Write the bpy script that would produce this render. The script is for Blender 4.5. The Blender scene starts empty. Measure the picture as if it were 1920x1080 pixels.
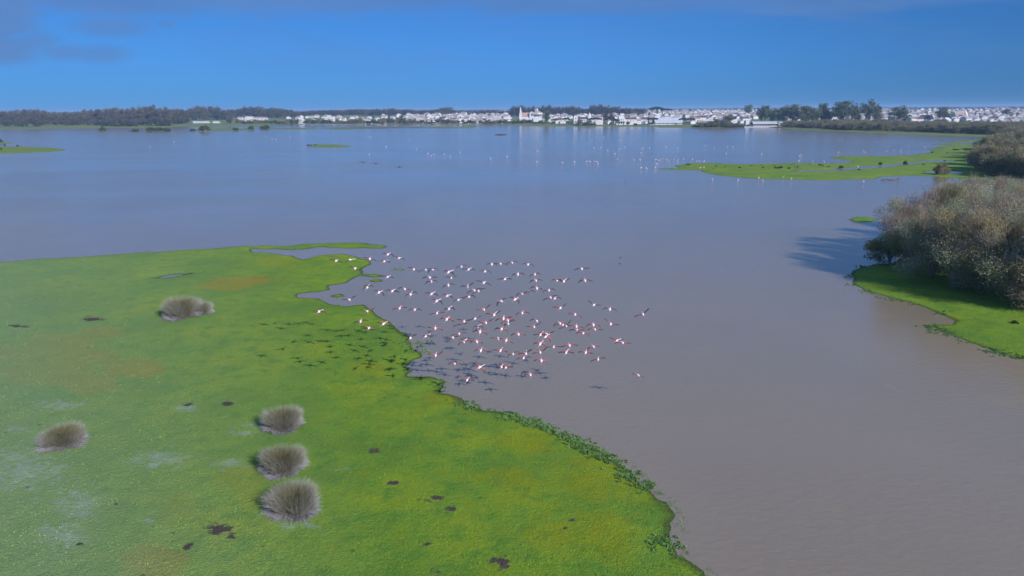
import bpy, math, random
import numpy as np
from mathutils import Vector, Matrix

random.seed(7)
RNG = np.random.default_rng(11)
C = bpy.context.scene.collection
SC = bpy.context.scene

# ---------------------------------------------------------------- camera
W0, H0, F0 = 1920.0, 1080.0, 1370.0      # photo size and focal length in its pixels
CAM_H = 25.0
PITCH = math.atan((540 - 205) / F0)
ROLL = math.radians(-0.36)
cam_d = bpy.data.cameras.new('camera')
cam = bpy.data.objects.new('camera', cam_d)
C.objects.link(cam)
SC.camera = cam
cam_d.sensor_width = 36.0
cam_d.lens = 36.0 * F0 / W0
cam_d.clip_start = 0.5
cam_d.clip_end = 60000
CAM_M = Matrix.Rotation(math.radians(90) - PITCH, 4, 'X') @ Matrix.Rotation(ROLL, 4, 'Z')
cam.matrix_world = Matrix.Translation((0, 0, CAM_H)) @ CAM_M
SC.render.resolution_x = 1024
SC.render.resolution_y = 576

# ---------------------------------------------------------------- light
SUN_DIR = Vector((1.2, -1.4, 1.0)).normalized()     # towards the sun: behind the camera, to the right
SUN_EL = math.asin(SUN_DIR.z)
SUN_AZ = math.atan2(SUN_DIR.x, SUN_DIR.y)
sun_d = bpy.data.lights.new('sun', 'SUN')
sun_d.energy = 4.3
sun_d.angle = math.radians(0.5)
sun_d.color = (1.0, 0.965, 1.0)
sun = bpy.data.objects.new('sun', sun_d)
C.objects.link(sun)
sun.rotation_euler = (-SUN_DIR).to_track_quat('-Z', 'Y').to_euler()
sun.location = (60, -70, 80)

world = bpy.data.worlds.new('World')
SC.world = world
world.use_nodes = True
SKY_TINT = (0.14, 0.50, 1.0)
SKY_STRENGTH = 0.10
SC.view_settings.view_transform = 'Standard'
SC.view_settings.look = 'None'
SC.view_settings.gamma = 1.0
SC.view_settings.exposure = 0.35


class NT:
    """small helper for node trees"""
    def __init__(s, tree):
        s.t = tree
        s.n = tree.nodes
        s.l = tree.links

    def new(s, kind, **kw):
        n = s.n.new(kind)
        for k, v in kw.items():
            setattr(n, k, v)
        return n

    def put(s, sock, v):
        if hasattr(v, 'is_output'):
            s.l.new(v, sock)
        elif isinstance(v, (tuple, list)) and len(v) == 3 and sock.type == 'RGBA':
            sock.default_value = (*v, 1)
        else:
            sock.default_value = v

    def math(s, op, a, b=0.0, clamp=False):
        n = s.new('ShaderNodeMath', operation=op, use_clamp=clamp)
        s.put(n.inputs[0], a)
        s.put(n.inputs[1], b)
        return n.outputs[0]

    def mix(s, f, a, b, blend='MIX'):
        n = s.new('ShaderNodeMix', data_type='RGBA', blend_type=blend)
        s.put(n.inputs[0], f)
        s.put(n.inputs[6], a)
        s.put(n.inputs[7], b)
        return n.outputs[2]

    def noise(s, vec, scale, detail=3.0, rough=0.55, dist=0.0):
        n = s.new('ShaderNodeTexNoise')
        if vec is not None:
            s.l.new(vec, n.inputs['Vector'])
        n.inputs['Scale'].default_value = scale
        n.inputs['Detail'].default_value = detail
        n.inputs['Roughness'].default_value = rough
        n.inputs['Distortion'].default_value = dist
        return n.outputs['Fac']

    def ramp(s, f, stops, interp='LINEAR'):
        n = s.new('ShaderNodeValToRGB')
        s.l.new(f, n.inputs[0])
        e = n.color_ramp.elements
        n.color_ramp.interpolation = interp
        while len(e) < len(stops):
            e.new(0.5)
        for i, (p, c) in enumerate(stops):
            e[i].position = p
            e[i].color = (*c, 1) if len(c) == 3 else c
        return n.outputs[0]

    def step(s, v, a, b, lo=0.0, hi=1.0):
        n = s.new('ShaderNodeMapRange', interpolation_type='SMOOTHSTEP')
        s.put(n.inputs[0], v)
        n.inputs[1].default_value = a
        n.inputs[2].default_value = b
        n.inputs[3].default_value = lo
        n.inputs[4].default_value = hi
        return n.outputs[0]

    def attr(s, name):
        n = s.new('ShaderNodeAttribute', attribute_name=name)
        return n.outputs['Fac']

    def scaled(s, vec, sc, off=(0, 0, 0)):
        n = s.new('ShaderNodeMapping')
        s.l.new(vec, n.inputs[0])
        n.inputs['Scale'].default_value = sc
        n.inputs['Location'].default_value = off
        return n.outputs[0]


def build_world():
    g = NT(world.node_tree)
    g.n.clear()
    out = g.new('ShaderNodeOutputWorld')
    bg = g.new('ShaderNodeBackground')
    g.l.new(bg.outputs[0], out.inputs[0])
    sky = g.new('ShaderNodeTexSky', sky_type='NISHITA')
    sky.sun_disc = False
    sky.sun_elevation = SUN_EL
    sky.sun_rotation = SUN_AZ
    sky.altitude = 0
    sky.air_density = 1.0
    sky.dust_density = 0.2
    sky.ozone_density = 3.0
    col = g.mix(1.0, sky.outputs[0], SKY_TINT, 'MULTIPLY')
    tc = g.new('ShaderNodeTexCoord')
    d = tc.outputs['Generated']
    sep = g.new('ShaderNodeSeparateXYZ')
    g.l.new(d, sep.inputs[0])
    X, Y, Z = sep.outputs
    az = g.math('DIVIDE', X, g.math('MAXIMUM', Y, 0.05))
    el = g.math('DIVIDE', Z, g.math('MAXIMUM', Y, 0.05))
    deep = g.ramp(g.math('MAXIMUM', Z, 0.0), [(0.0, (0.085, 0.318, 0.72)), (0.06, (0.080, 0.325, 0.80)), (0.14, (0.055, 0.27, 0.74)), (0.5, (0.04, 0.18, 0.55)), (1.0, (0.03, 0.12, 0.40))])
    deep = g.mix(1.0, deep, (0.93, 0.83, 0.92), 'MULTIPLY')
    deep = g.mix(1.0, deep, (7.8, 7.8, 7.8), 'MULTIPLY')
    side = g.step(az, -0.05, 0.75, 0.98, 0.60)
    sc_ = g.new('ShaderNodeVectorMath', operation='SCALE')
    g.l.new(deep, sc_.inputs[0]); g.l.new(side, sc_.inputs['Scale'])
    col = g.mix(0.80, col, sc_.outputs[0])
    cb = g.new('ShaderNodeCombineXYZ')
    g.l.new(az, cb.inputs[0]); g.l.new(el, cb.inputs[1])
    v = cb.outputs[0]
    n1 = g.noise(g.scaled(v, (5, 20, 1), (3.1, 0.4, 0)), 1.0, 5, 0.6, 0.4)
    n2 = g.noise(g.scaled(v, (2.2, 12, 1), (9.1, 2.4, 0)), 1.0, 5, 0.6, 0.6)
    # bank of cloud in the upper left
    left = g.math('MULTIPLY', g.step(az, -0.54, -0.66), g.step(el, 0.040, 0.075))
    c1 = g.step(g.math('ADD', g.math('MULTIPLY', n1, 0.9), g.math('MULTIPLY', left, 0.42)), 0.62, 0.88)
    c1 = g.math('MULTIPLY', c1, g.step(left, 0.0, 0.4))
    # torn scraps beside it
    for a_, e_, ra, re_ in ((-0.515, 0.106, 0.060, 0.013), (-0.535, 0.074, 0.045, 0.013), (-0.580, 0.076, 0.040, 0.011), (-0.445, 0.110, 0.016, 0.006), (-0.62, 0.09, 0.04, 0.015)):
        dx = g.math('DIVIDE', g.math('SUBTRACT', az, a_), ra)
        dy = g.math('DIVIDE', g.math('SUBTRACT', el, e_), re_)
        r2 = g.math('ADD', g.math('MULTIPLY', dx, dx), g.math('MULTIPLY', dy, dy))
        c1 = g.math('MAXIMUM', c1, g.math('MULTIPLY', g.step(g.math('SUBTRACT', r2, g.math('MULTIPLY', g.math('SUBTRACT', n1, 0.5), 3.0)), 1.7, -0.2), 0.8))
    # bank along the top
    top = g.step(g.math('ADD', el, g.math('MULTIPLY', g.math('SUBTRACT', n2, 0.5), 0.085)), 0.112, 0.136)
    # thin streaks on the right
    st = g.math('MULTIPLY', g.step(n2, 0.5, 0.75), g.step(el, 0.03, 0.08))
    st = g.math('MULTIPLY', st, 0.30)
    m = g.math('MAXIMUM', g.math('MAXIMUM', g.math('MULTIPLY', c1, 0.8), g.math('MULTIPLY', top, 0.7)), st)
    cloud = g.mix(n1, (0.60, 1.40, 3.2), (1.15, 2.2, 4.7))
    col = g.mix(m, col, cloud)
    g.l.new(col, bg.inputs[0])
    bg.inputs[1].default_value = SKY_STRENGTH


build_world()

# ---------------------------------------------------------------- pixel <-> world
R3 = np.array(CAM_M.to_3x3())


def ray(px, py):
    v = np.array([(px - W0 / 2) / F0, (H0 / 2 - py) / F0, -1.0])
    return R3 @ v


def ground_pt(px, py, z=0.0):
    """where the line of sight through a photo point meets height z"""
    d = ray(px, py)
    t = (z - CAM_H) / d[2]
    return np.array([d[0] * t, d[1] * t, z])


def at_depth(px, py, D):
    d = ray(px, py)
    t = D / d[1]
    return np.array([d[0] * t, D, CAM_H + d[2] * t])


def to_px(P):
    q = (P - np.array([0, 0, CAM_H])) @ R3
    return W0 / 2 + F0 * q[..., 0] / -q[..., 2], H0 / 2 - F0 * q[..., 1] / -q[..., 2]


# ---------------------------------------------------------------- shore lines (traced, then laid on the ground)
def G(pts):
    return [tuple(ground_pt(x, y)[:2]) for x, y in pts]


LAND = []
LAND.append(G([(-250, 512), (0, 491), (60, 487), (120, 483), (250, 475), (370, 467), (470, 461), (545, 460), (600, 456),
               (660, 455), (715, 459), (727, 462), (715, 466), (650, 465), (600, 464), (575, 467), (540, 468), (470, 467), (478, 473),
               (530, 478), (555, 480), (570, 486), (600, 479), (640, 477), (690, 488), (693, 495), (682, 505),
               (672, 513), (668, 520), (658, 526), (650, 531), (612, 535), (608, 538), (627, 543), (600, 548),
               (562, 552), (564, 558), (600, 560), (622, 568), (650, 574), (680, 571), (700, 580), (720, 596),
               (745, 612), (758, 625), (763, 640), (775, 650), (793, 660), (795, 670), (775, 677), (765, 690),
               (768, 703), (800, 707), (830, 711), (834, 722), (825, 737), (850, 742), (868, 752), (880, 764),
               (910, 770), (950, 775), (985, 785), (1020, 798), (1050, 810), (1085, 823), (1110, 840),
               (1150, 862), (1185, 885), (1215, 910), (1240, 940), (1262, 970), (1270, 1000), (1262, 1022),
               (1272, 1042), (1300, 1062), (1340, 1090), (1400, 1150)])
            + [(16, 15), (14, -80), (-600, -80), (-600, 90)])
LAND.append(G([(2300, 790), (2100, 720), (1920, 674), (1880, 663), (1830, 646), (1790, 631), (1745, 611), (1752, 608),
               (1788, 610), (1785, 600), (1768, 590), (1745, 579), (1700, 567), (1650, 553), (1620, 545),
               (1600, 530), (1597, 515), (1613, 503), (1640, 497), (1680, 490), (1700, 470), (1722, 440), (1745, 405),
               (1775, 380), (1820, 362), (1870, 350), (1865, 342), (1800, 335), (1740, 330), (1700, 329),
               (1662, 331), (1640, 336), (1600, 336), (1540, 338), (1480, 337), (1400, 334), (1340, 327),
               (1312, 322), (1312, 319), (1270, 318), (1230, 317), (1232, 315), (1275, 315.5), (1265, 311), (1290, 306),
               (1340, 306), (1400, 308), (1480, 306), (1560, 307), (1588, 306), (1597, 302), (1553, 296),
               (1570, 293), (1620, 293), (1690, 292), (1735, 287), (1750, 283), (1740, 280), (1765, 275),
               (1785, 273), (1745, 270.5), (1785, 267), (1815, 263), (1855, 260), (1850, 256.5), (1800, 256),
               (1750, 254), (1700, 252), (1600, 248), (1530, 245), (1500, 243), (1470, 241), (1430, 238),
               (1410, 238.5), (1350, 239.5), (1290, 239.5), (1235, 239), (1230, 238), (1180, 237.5), (1100, 237), (1000, 237), (990, 235.5),
               (900, 233.5), (800, 233.5), (700, 233), (600, 233), (560, 234), (480, 236), (400, 239), (340, 237.5),
               (300, 240), (200, 240), (100, 242), (0, 243), (-400, 246)])
            + [(-1500, 900), (-14000, 1500), (-14000, 14000), (14000, 14000), (14000, -100), (400, -100), (120, 20)])
for poly in (
    [(-200, 272), (0, 275), (50, 275.5), (100, 277), (128, 280), (105, 284), (50, 286), (0, 288.5), (-200, 294)],
    [(-100, 262), (0, 266), (27, 268.5), (0, 271), (-100, 270)],
    [(565, 273.2), (585, 271), (630, 271), (662, 274), (640, 276.3), (600, 276.3)],
    [(926, 253.2), (930, 251.3), (950, 251.3), (953, 253), (948, 254.3), (929, 254.3)],
    [(1593, 412), (1605, 407), (1625, 406), (1648, 411), (1640, 417), (1605, 419)],
    [(180, 246.5), (202, 246.5), (198, 244.6), (184, 244.6)],
    [(235, 247), (262, 246.6), (258, 244.8), (240, 244.8)],
    [(268, 246), (320, 246), (320, 239.5), (275, 240)],
    [(355, 246), (420, 246), (480, 244), (480, 241.8), (400, 241), (372, 241)],
    [(480, 242), (560, 243), (620, 240.5), (560, 240), (500, 240.6)],
    [(605, 241), (640, 243.2), (690, 241.5), (760, 240), (820, 240.3), (895, 240.3), (893, 239), (800, 238.6), (660, 238.6)],
    [(862, 236.6), (895, 237), (895, 235.6), (866, 235.6)],
    [(675, 516), (700, 514), (722, 517), (700, 520)],
    [(690, 525), (712, 524), (718, 528), (696, 529)],
    [(672, 536), (690, 534), (702, 537), (686, 540)],
    [(606, 554), (640, 551), (652, 556), (630, 560)],
):
    LAND.append(G(poly))
PONDS = [G(p) for p in (
    [(1490, 319.2), (1560, 318.6), (1580, 315.5), (1650, 310.5), (1700, 305.5), (1740, 300.5), (1795, 299.8), (1795, 302.4), (1740, 303.6), (1700, 309.5), (1650, 314.6), (1592, 318.5), (1560, 321.2), (1490, 321.2)],
    [(1735, 321), (1795, 321.5), (1800, 325.5), (1760, 326), (1738, 324.5)],
    [(285, 522), (320, 515.5), (366, 512), (350, 515.5), (310, 521)],
    [(1830, 264.5), (1795, 270), (1810, 271.5), (1850, 268)],
)]


def seg_sd(P, poly):
    """signed distance to a closed outline, positive inside (P: n x 2)"""
    d2 = np.full(len(P), 1e18)
    inside = np.zeros(len(P), bool)
    n = len(poly)
    x, y = P[:, 0], P[:, 1]
    for i in range(n):
        x0, y0 = poly[i]
        x1, y1 = poly[(i + 1) % n]
        ex, ey = x1 - x0, y1 - y0
        t = np.clip(((x - x0) * ex + (y - y0) * ey) / (ex * ex + ey * ey + 1e-9), 0, 1)
        d2 = np.minimum(d2, (x - x0 - t * ex) ** 2 + (y - y0 - t * ey) ** 2)
        if y0 != y1:
            c = ((y0 > y) != (y1 > y)) & (x < ex * (y - y0) / (y1 - y0) + x0)
            inside ^= c
    d = np.sqrt(d2)
    return np.where(inside, d, -d)


def shore_sd(P):
    sd = np.full(len(P), -1e9)
    for poly in LAND:
        a = np.array(poly)
        sd = np.maximum(sd, seg_sd(P, poly))
    for poly in PONDS:
        sd = np.minimum(sd, -seg_sd(P, poly))
    return sd


def vnoise(x, y, seed=0):
    xi, yi = np.floor(x).astype(np.int64), np.floor(y).astype(np.int64)
    fx, fy = x - xi, y - yi
    fx = fx * fx * (3 - 2 * fx)
    fy = fy * fy * (3 - 2 * fy)

    def h(a, b):
        v = (a * 374761393 + b * 668265263 + seed * 1442695041) & 0x7fffffff
        v = ((v ^ (v >> 13)) * 1274126177) & 0x7fffffff
        return ((v ^ (v >> 16)) & 0xffff) / 65535.0
    return (h(xi, yi) * (1 - fx) + h(xi + 1, yi) * fx) * (1 - fy) + (h(xi, yi + 1) * (1 - fx) + h(xi + 1, yi + 1) * fx) * fy


def fbm(x, y, seed=0, o=3):
    s, a, t = 0, 1.0, 0
    for i in range(o):
        s = s + a * vnoise(x * 2 ** i, y * 2 ** i, seed + i)
        t += a
        a *= 0.5
    return s / t - 0.5


def rise(Y):
    return np.clip((Y - 1150) * 0.009, 0, 11)


def terrain(P, sd=None):
    if sd is None:
        sd = shore_sd(P)
    D = np.abs(P[:, 1])
    wob = (0.5 + 0.006 * D) * 2
    wl = 1.2 + 0.02 * D
    lv = np.round(np.log2(wl))
    wl = 2.0 ** lv
    s = sd + wob * fbm(P[:, 0] / wl, P[:, 1] / wl, 5, 4)
    far = np.clip((D - 250) / 600, 0, 1)
    zmax = 0.32 + 0.5 * far
    z = np.clip(s * 0.09, -0.5, zmax)
    land = np.clip(s / 2.0, 0, 1)
    z = z + land * (0.16 * fbm(P[:, 0] / 3.3, P[:, 1] / 3.3, 21, 3) + 0.05 * fbm(P[:, 0] / 0.7, P[:, 1] / 0.7, 31, 2))
    z = z + rise(P[:, 1]) * np.clip(s / 80, 0, 1)
    return z


def gz(x, y):
    return float(max(terrain(np.array([[x, y]]))[0], 0.0))


def place(px, py):
    """photo point of a thing's foot -> point on the real ground (which rises behind the town)"""
    z = 0.0
    for _ in range(30):
        P = ground_pt(px, py, z)
        zn = 0.55 * z + 0.45 * (float(rise(P[1])) + 0.3)
        z = min(zn, 14)
    return P


# ---------------------------------------------------------------- object helpers
def tag(o, label, cat, group=None, kind=None):
    if label:
        o['label'] = label
    if cat:
        o['category'] = cat
    if group:
        o['group'] = group
    if kind:
        o['kind'] = kind
    return o


def np_mesh(name, V, F, mats=(), mat_idx=None, attrs=None, smooth=False):
    """F: list of arrays (n x k) sharing the vertices V"""
    me = bpy.data.meshes.new(name)
    V = np.asarray(V, np.float32)
    if isinstance(F, np.ndarray):
        F = [F]
    F = [np.asarray(f, np.int32) for f in F if len(f)]
    me.vertices.add(len(V))
    me.vertices.foreach_set('co', V.ravel())
    loops = np.concatenate([f.ravel() for f in F])
    sizes = np.concatenate([np.full(len(f), f.shape[1], np.int32) for f in F])
    starts = np.concatenate([[0], np.cumsum(sizes)[:-1]]).astype(np.int32)
    me.loops.add(len(loops))
    me.loops.foreach_set('vertex_index', loops)
    me.polygons.add(len(sizes))
    me.polygons.foreach_set('loop_start', starts)
    me.polygons.foreach_set('loop_total', sizes)
    for m in mats:
        me.materials.append(m)
    if mat_idx is not None:
        me.polygons.foreach_set('material_index', np.asarray(mat_idx, np.int32))
    me.polygons.foreach_set('use_smooth', np.full(len(sizes), smooth))
    if attrs:
        for k, a in attrs.items():
            at = me.attributes.new(k, 'FLOAT', 'POINT')
            at.data.foreach_set('value', np.asarray(a, np.float32))
    me.update()
    me.validate()
    return me


def obj(name, me, parent=None, loc=None, rz=0, sc=1):
    o = bpy.data.objects.new(name, me)
    C.objects.link(o)
    if parent:
        o.parent = parent
    if loc is not None:
        o.location = Vector([float(v) for v in loc])
    o.rotation_euler = (0, 0, rz)
    if not isinstance(sc, (tuple, list)):
        sc = (sc, sc, sc)
    o.scale = sc
    return o


def clone(root):
    r = root.copy()
    C.objects.link(r)
    for ch in root.children:
        c = ch.copy()
        C.objects.link(c)
        c.parent = r
        c.matrix_parent_inverse = ch.matrix_parent_inverse.copy()
        for g in ch.children:
            d = g.copy()
            C.objects.link(d)
            d.parent = c
    return r


class MB:
    """collects simple solids into one mesh"""
    def __init__(s):
        s.V, s.F, s.M, s.T = [], [], [], []

    def _off(s):
        return len(s.V)

    def add(s, verts, faces, mi=0):
        o = len(s.V)
        s.V += [tuple(v) for v in verts]
        for f in faces:
            s.F.append(tuple(i + o for i in f))
            s.M.append(mi)

    def box(s, x0, x1, y0, y1, z0, z1, mi=0):
        v = [(x0, y0, z0), (x1, y0, z0), (x1, y1, z0), (x0, y1, z0), (x0, y0, z1), (x1, y0, z1), (x1, y1, z1), (x0, y1, z1)]
        s.add(v, [(0, 3, 2, 1), (4, 5, 6, 7), (0, 1, 5, 4), (1, 2, 6, 5), (2, 3, 7, 6), (3, 0, 4, 7)], mi)

    def gable(s, x0, x1, y0, y1, z0, h, over=0.4, mi=0, th=0.25):
        """ridge along x, with thickness"""
        ym = (y0 + y1) / 2
        xa, xb = x0 - over * 0.3, x1 + over * 0.3
        ya, yb = y0 - over, y1 + over
        za = z0 - h * over / (ym - y0)
        v = [(xa, ya, za), (xb, ya, za), (xb, ym, z0 + h), (xa, ym, z0 + h), (xa, yb, za), (xb, yb, za)]
        w = [(a, b, c + th) for a, b, c in v]
        v = v + w
        s.add(v, [(0, 1, 2, 3), (3, 2, 5, 4), (6, 9, 8, 7), (9, 10, 11, 8), (0, 6, 7, 1), (4, 5, 11, 10), (0, 3, 9, 6), (3, 4, 10, 9), (1, 7, 8, 2), (2, 8, 11, 5)], mi)

    def gable_wall(s, x0, x1, y0, y1, z0, z1, h, mi=0):
        """walls with triangular ends (ridge along x)"""
        ym = (y0 + y1) / 2
        v = [(x0, y0, z0), (x1, y0, z0), (x1, y1, z0), (x0, y1, z0), (x0, y0, z1), (x1, y0, z1), (x1, y1, z1), (x0, y1, z1), (x0, ym, z1 + h), (x1, ym, z1 + h)]
        s.add(v, [(0, 1, 5, 4), (2, 3, 7, 6), (1, 2, 6, 9, 5), (3, 0, 4, 8, 7), (0, 3, 2, 1), (4, 5, 9, 8), (8, 9, 6, 7)], mi)

    def ring(s, prof, cx=0, cy=0, n=10, mi=0, rot=0.0):
        """lathe: prof = [(r, z)...]"""
        o = len(s.V)
        for r, z in prof:
            for k in range(n):
                a = 2 * math.pi * k / n + rot
                s.V.append((cx + r * math.cos(a), cy + r * math.sin(a), z))
        for j in range(len(prof) - 1):
            for k in range(n):
                a, b = o + j * n + k, o + j * n + (k + 1) % n
                s.F.append((a, b, b + n, a + n)); s.M.append(mi)
        s.F.append(tuple(o + k for k in range(n))[::-1]); s.M.append(mi)
        s.F.append(tuple(o + (len(prof) - 1) * n + k for k in range(n))); s.M.append(mi)

    def tube(s, pts, rad, n=6, mi=0, flat=1.0):
        pts = [Vector(p) for p in pts]
        o = len(s.V)
        for i, p in enumerate(pts):
            d = (pts[min(i + 1, len(pts) - 1)] - pts[max(i - 1, 0)]).normalized()
            ref = Vector((0, 0, 1)) if abs(d.z) < 0.9 else Vector((1, 0, 0))
            u = d.cross(ref).normalized()
            w = u.cross(d).normalized()
            for k in range(n):
                a = 2 * math.pi * k / n
                q = p + (u * math.cos(a) + w * math.sin(a) * flat) * rad[i]
                s.V.append(tuple(q))
        for j in range(len(pts) - 1):
            for k in range(n):
                a, b = o + j * n + k, o + j * n + (k + 1) % n
                s.F.append((a, b, b + n, a + n)); s.M.append(mi)
        s.F.append(tuple(o + k for k in range(n))[::-1]); s.M.append(mi)
        e = o + (len(pts) - 1) * n
        s.F.append(tuple(e + k for k in range(n))); s.M.append(mi)

    def mesh(s, name, mats, smooth=False, attrs=None):
        me = bpy.data.meshes.new(name)
        me.from_pydata(s.V, [], s.F)
        for m in mats:
            me.materials.append(m)
        me.polygons.foreach_set('material_index', s.M)
        me.polygons.foreach_set('use_smooth', [smooth] * len(s.M))
        me.update()
        return me


# ---------------------------------------------------------------- materials
def mat(name, base=(0.5, 0.5, 0.5), rough=0.8, spec=0.3):
    m = bpy.data.materials.new(name)
    m.use_nodes = True
    g = NT(m.node_tree)
    b = g.n['Principled BSDF']
    b.inputs['Base Color'].default_value = (*base, 1)
    b.inputs['Roughness'].default_value = rough
    b.inputs['Specular IOR Level'].default_value = spec
    return m, g, b


def noisy(name, c0, c1, scale, rough=0.85, spec=0.2, obj_rand=0.0, detail=4):
    m, g, b = mat(name, c0, rough, spec)
    tc = g.new('ShaderNodeTexCoord')
    f = g.noise(tc.outputs['Object'], scale, detail)
    f = g.step(f, 0.3, 0.7)
    if obj_rand:
        oi = g.new('ShaderNodeObjectInfo')
        f = g.math('ADD', g.math('MULTIPLY', f, 1 - obj_rand), g.math('MULTIPLY', oi.outputs['Random'], obj_rand))
    g.l.new(g.mix(f, c0, c1), b.inputs['Base Color'])
    return m


def grass_material(name, is_blade=False):
    m, g, b = mat(name, rough=0.9, spec=0.15)
    tc = g.new('ShaderNodeTexCoord')
    v = tc.outputs['Object']
    vf = g.scaled(v, (1, 1, 0.0))
    big = g.noise(vf, 0.09, 4, 0.6)
    mid = g.noise(vf, 0.55, 4, 0.65)
    fine = g.noise(vf, 3.2, 4, 0.7)
    col = g.ramp(big, [(0.32, (0.125, 0.245, 0.030)), (0.5, (0.185, 0.315, 0.026)), (0.66, (0.27, 0.355, 0.020))])
    col = g.mix(g.step(mid, 0.46, 0.70), col, (0.115, 0.25, 0.028))
    col = g.mix(g.math('MULTIPLY', g.step(mid, 0.5, 0.25), 0.6), col, (0.23, 0.30, 0.010))
    # tiny light and dark tufts
    col = g.mix(g.math('MULTIPLY', g.step(fine, 0.50, 0.72), 0.30), col, (0.045, 0.12, 0.010))
    col = g.mix(g.math('MULTIPLY', g.step(fine, 0.48, 0.28), 0.28), col, (0.26, 0.38, 0.05))
    # flower patches, pale herbs, mud: where the traced patches are, broken up by noise
    ye = g.step(g.math('ADD', g.math('MULTIPLY', g.attr('yellow'), 1.8), g.math('MULTIPLY', g.math('SUBTRACT', g.noise(vf, 0.35, 6, 0.75), 0.5), 3.2)), 0.25, 1.0)
    col = g.mix(g.math('MULTIPLY', ye, 0.75), col, (0.33, 0.245, 0.014))
    lime = g.step(g.math('ADD', g.attr('lime'), g.math('MULTIPLY', g.math('SUBTRACT', g.noise(vf, 0.4, 6, 0.75), 0.5), 3.0)), 0.25, 1.1)
    col = g.mix(g.math('MULTIPLY', lime, 0.6), col, (0.28, 0.30, 0.006))
    col = g.mix(g.math('MULTIPLY', g.attr('dull'), 0.75), col, g.mix(mid, (0.25, 0.36, 0.17), (0.19, 0.30, 0.12)))  # hazy paleness of the left meadow, painted into the grass colour
    col = g.mix(g.attr('dry'), col, (0.150, 0.170, 0.068))
    pn = g.noise(vf, 1.1, 5, 0.75)
    pale = g.step(g.math('ADD', g.math('MULTIPLY', g.attr('pale'), 0.62), g.math('MULTIPLY', g.math('SUBTRACT', pn, 0.5), 2.2)), 0.30, 0.75)
    col = g.mix(g.math('MULTIPLY', pale, 0.5), col, (0.36, 0.43, 0.35))
    # scattered brown spots
    vo = g.new('ShaderNodeTexVoronoi')
    g.l.new(g.scaled(v, (0.55, 0.55, 0.0)), vo.inputs['Vector'])
    vo.inputs['Scale'].default_value = 1.0
    spot = g.step(g.math('ADD', vo.outputs['Distance'], g.math('MULTIPLY', fine, 0.16)), 0.19, 0.11)
    sepc = g.new('ShaderNodeSeparateColor')
    g.l.new(vo.outputs['Color'], sepc.inputs[0])
    spot = g.math('MULTIPLY', spot, g.step(sepc.outputs[0], 0.72, 0.78))
    col = g.mix(g.math('MULTIPLY', spot, 0.65), col, (0.050, 0.048, 0.020))
    mud = g.step(g.math('MULTIPLY', g.step(g.attr('mud'), 0.1, 0.4), g.math('ADD', g.attr('mud'), g.math('MULTIPLY', g.math('SUBTRACT', g.noise(vf, 0.9, 6, 0.8), 0.5), 4.0))), 0.50, 0.85)
    col = g.mix(mud, col, g.mix(fine, (0.045, 0.035, 0.025), (0.13, 0.10, 0.085)))
    if not is_blade:
        # wet brown margin where the ground meets the water
        gm = g.new('ShaderNodeNewGeometry')
        sp = g.new('ShaderNodeSeparateXYZ')
        g.l.new(gm.outputs['Position'], sp.inputs[0])
        wet = g.step(sp.outputs[2], 0.07, 0.0)
        col = g.mix(g.math('MULTIPLY', wet, 0.75), col, (0.045, 0.060, 0.022))
        bp = g.new('ShaderNodeBump')
        bp.inputs['Strength'].default_value = 0.9
        bp.inputs['Distance'].default_value = 0.25
        g.l.new(g.math('ADD', fine, g.noise(vf, 9.0, 3, 0.7)), bp.inputs['Height'])
        g.l.new(bp.outputs[0], b.inputs['Normal'])
    g.l.new(col, b.inputs['Base Color'])
    return m


def water_material():
    m, g, b = mat('muddy_water', rough=0.13, spec=0.62)
    b.inputs['Subsurface Weight'].default_value = 0.5
    b.inputs['Subsurface Radius'].default_value = (1.0, 0.8, 0.5)
    b.inputs['Subsurface Scale'].default_value = 0.35
    b.inputs['IOR'].default_value = 1.6
    tc = g.new('ShaderNodeTexCoord')
    v = tc.outputs['Object']
    f = g.noise(g.scaled(v, (0.020, 0.010, 0)), 1.0, 4, 0.55, 0.5)
    col = g.mix(g.step(f, 0.3, 0.7), (0.240, 0.193, 0.132), (0.272, 0.220, 0.146))
    s = g.noise(g.scaled(v, (0.16, 0.11, 0)), 1.0, 5, 0.6, 0.6)
    col = g.mix(g.math('MULTIPLY', g.step(s, 0.60, 0.78), 0.35), col, (0.33, 0.26, 0.12))
    g.l.new(col, b.inputs['Base Color'])
    n1 = g.noise(g.scaled(v, (1.1, 1.9, 0)), 1.0, 4, 0.6, 0.4)
    n2 = g.noise(g.scaled(v, (5.0, 7.0, 0)), 1.0, 2, 0.5, 0.2)
    h = g.math('ADD', g.math('MULTIPLY', n1, 0.055), g.math('MULTIPLY', n2, 0.010))
    calm = g.noise(g.scaled(v, (0.006, 0.020, 0)), 1.0, 3, 0.5, 0.8)
    h = g.math('MULTIPLY', h, g.step(calm, 0.3, 0.7, 0.35, 1.3))
    bp = g.new('ShaderNodeBump')
    bp.inputs['Strength'].default_value = 1.0
    bp.inputs['Distance'].default_value = 0.8
    g.l.new(h, bp.inputs['Height'])
    g.l.new(bp.outputs[0], b.inputs['Normal'])
    return m


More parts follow.
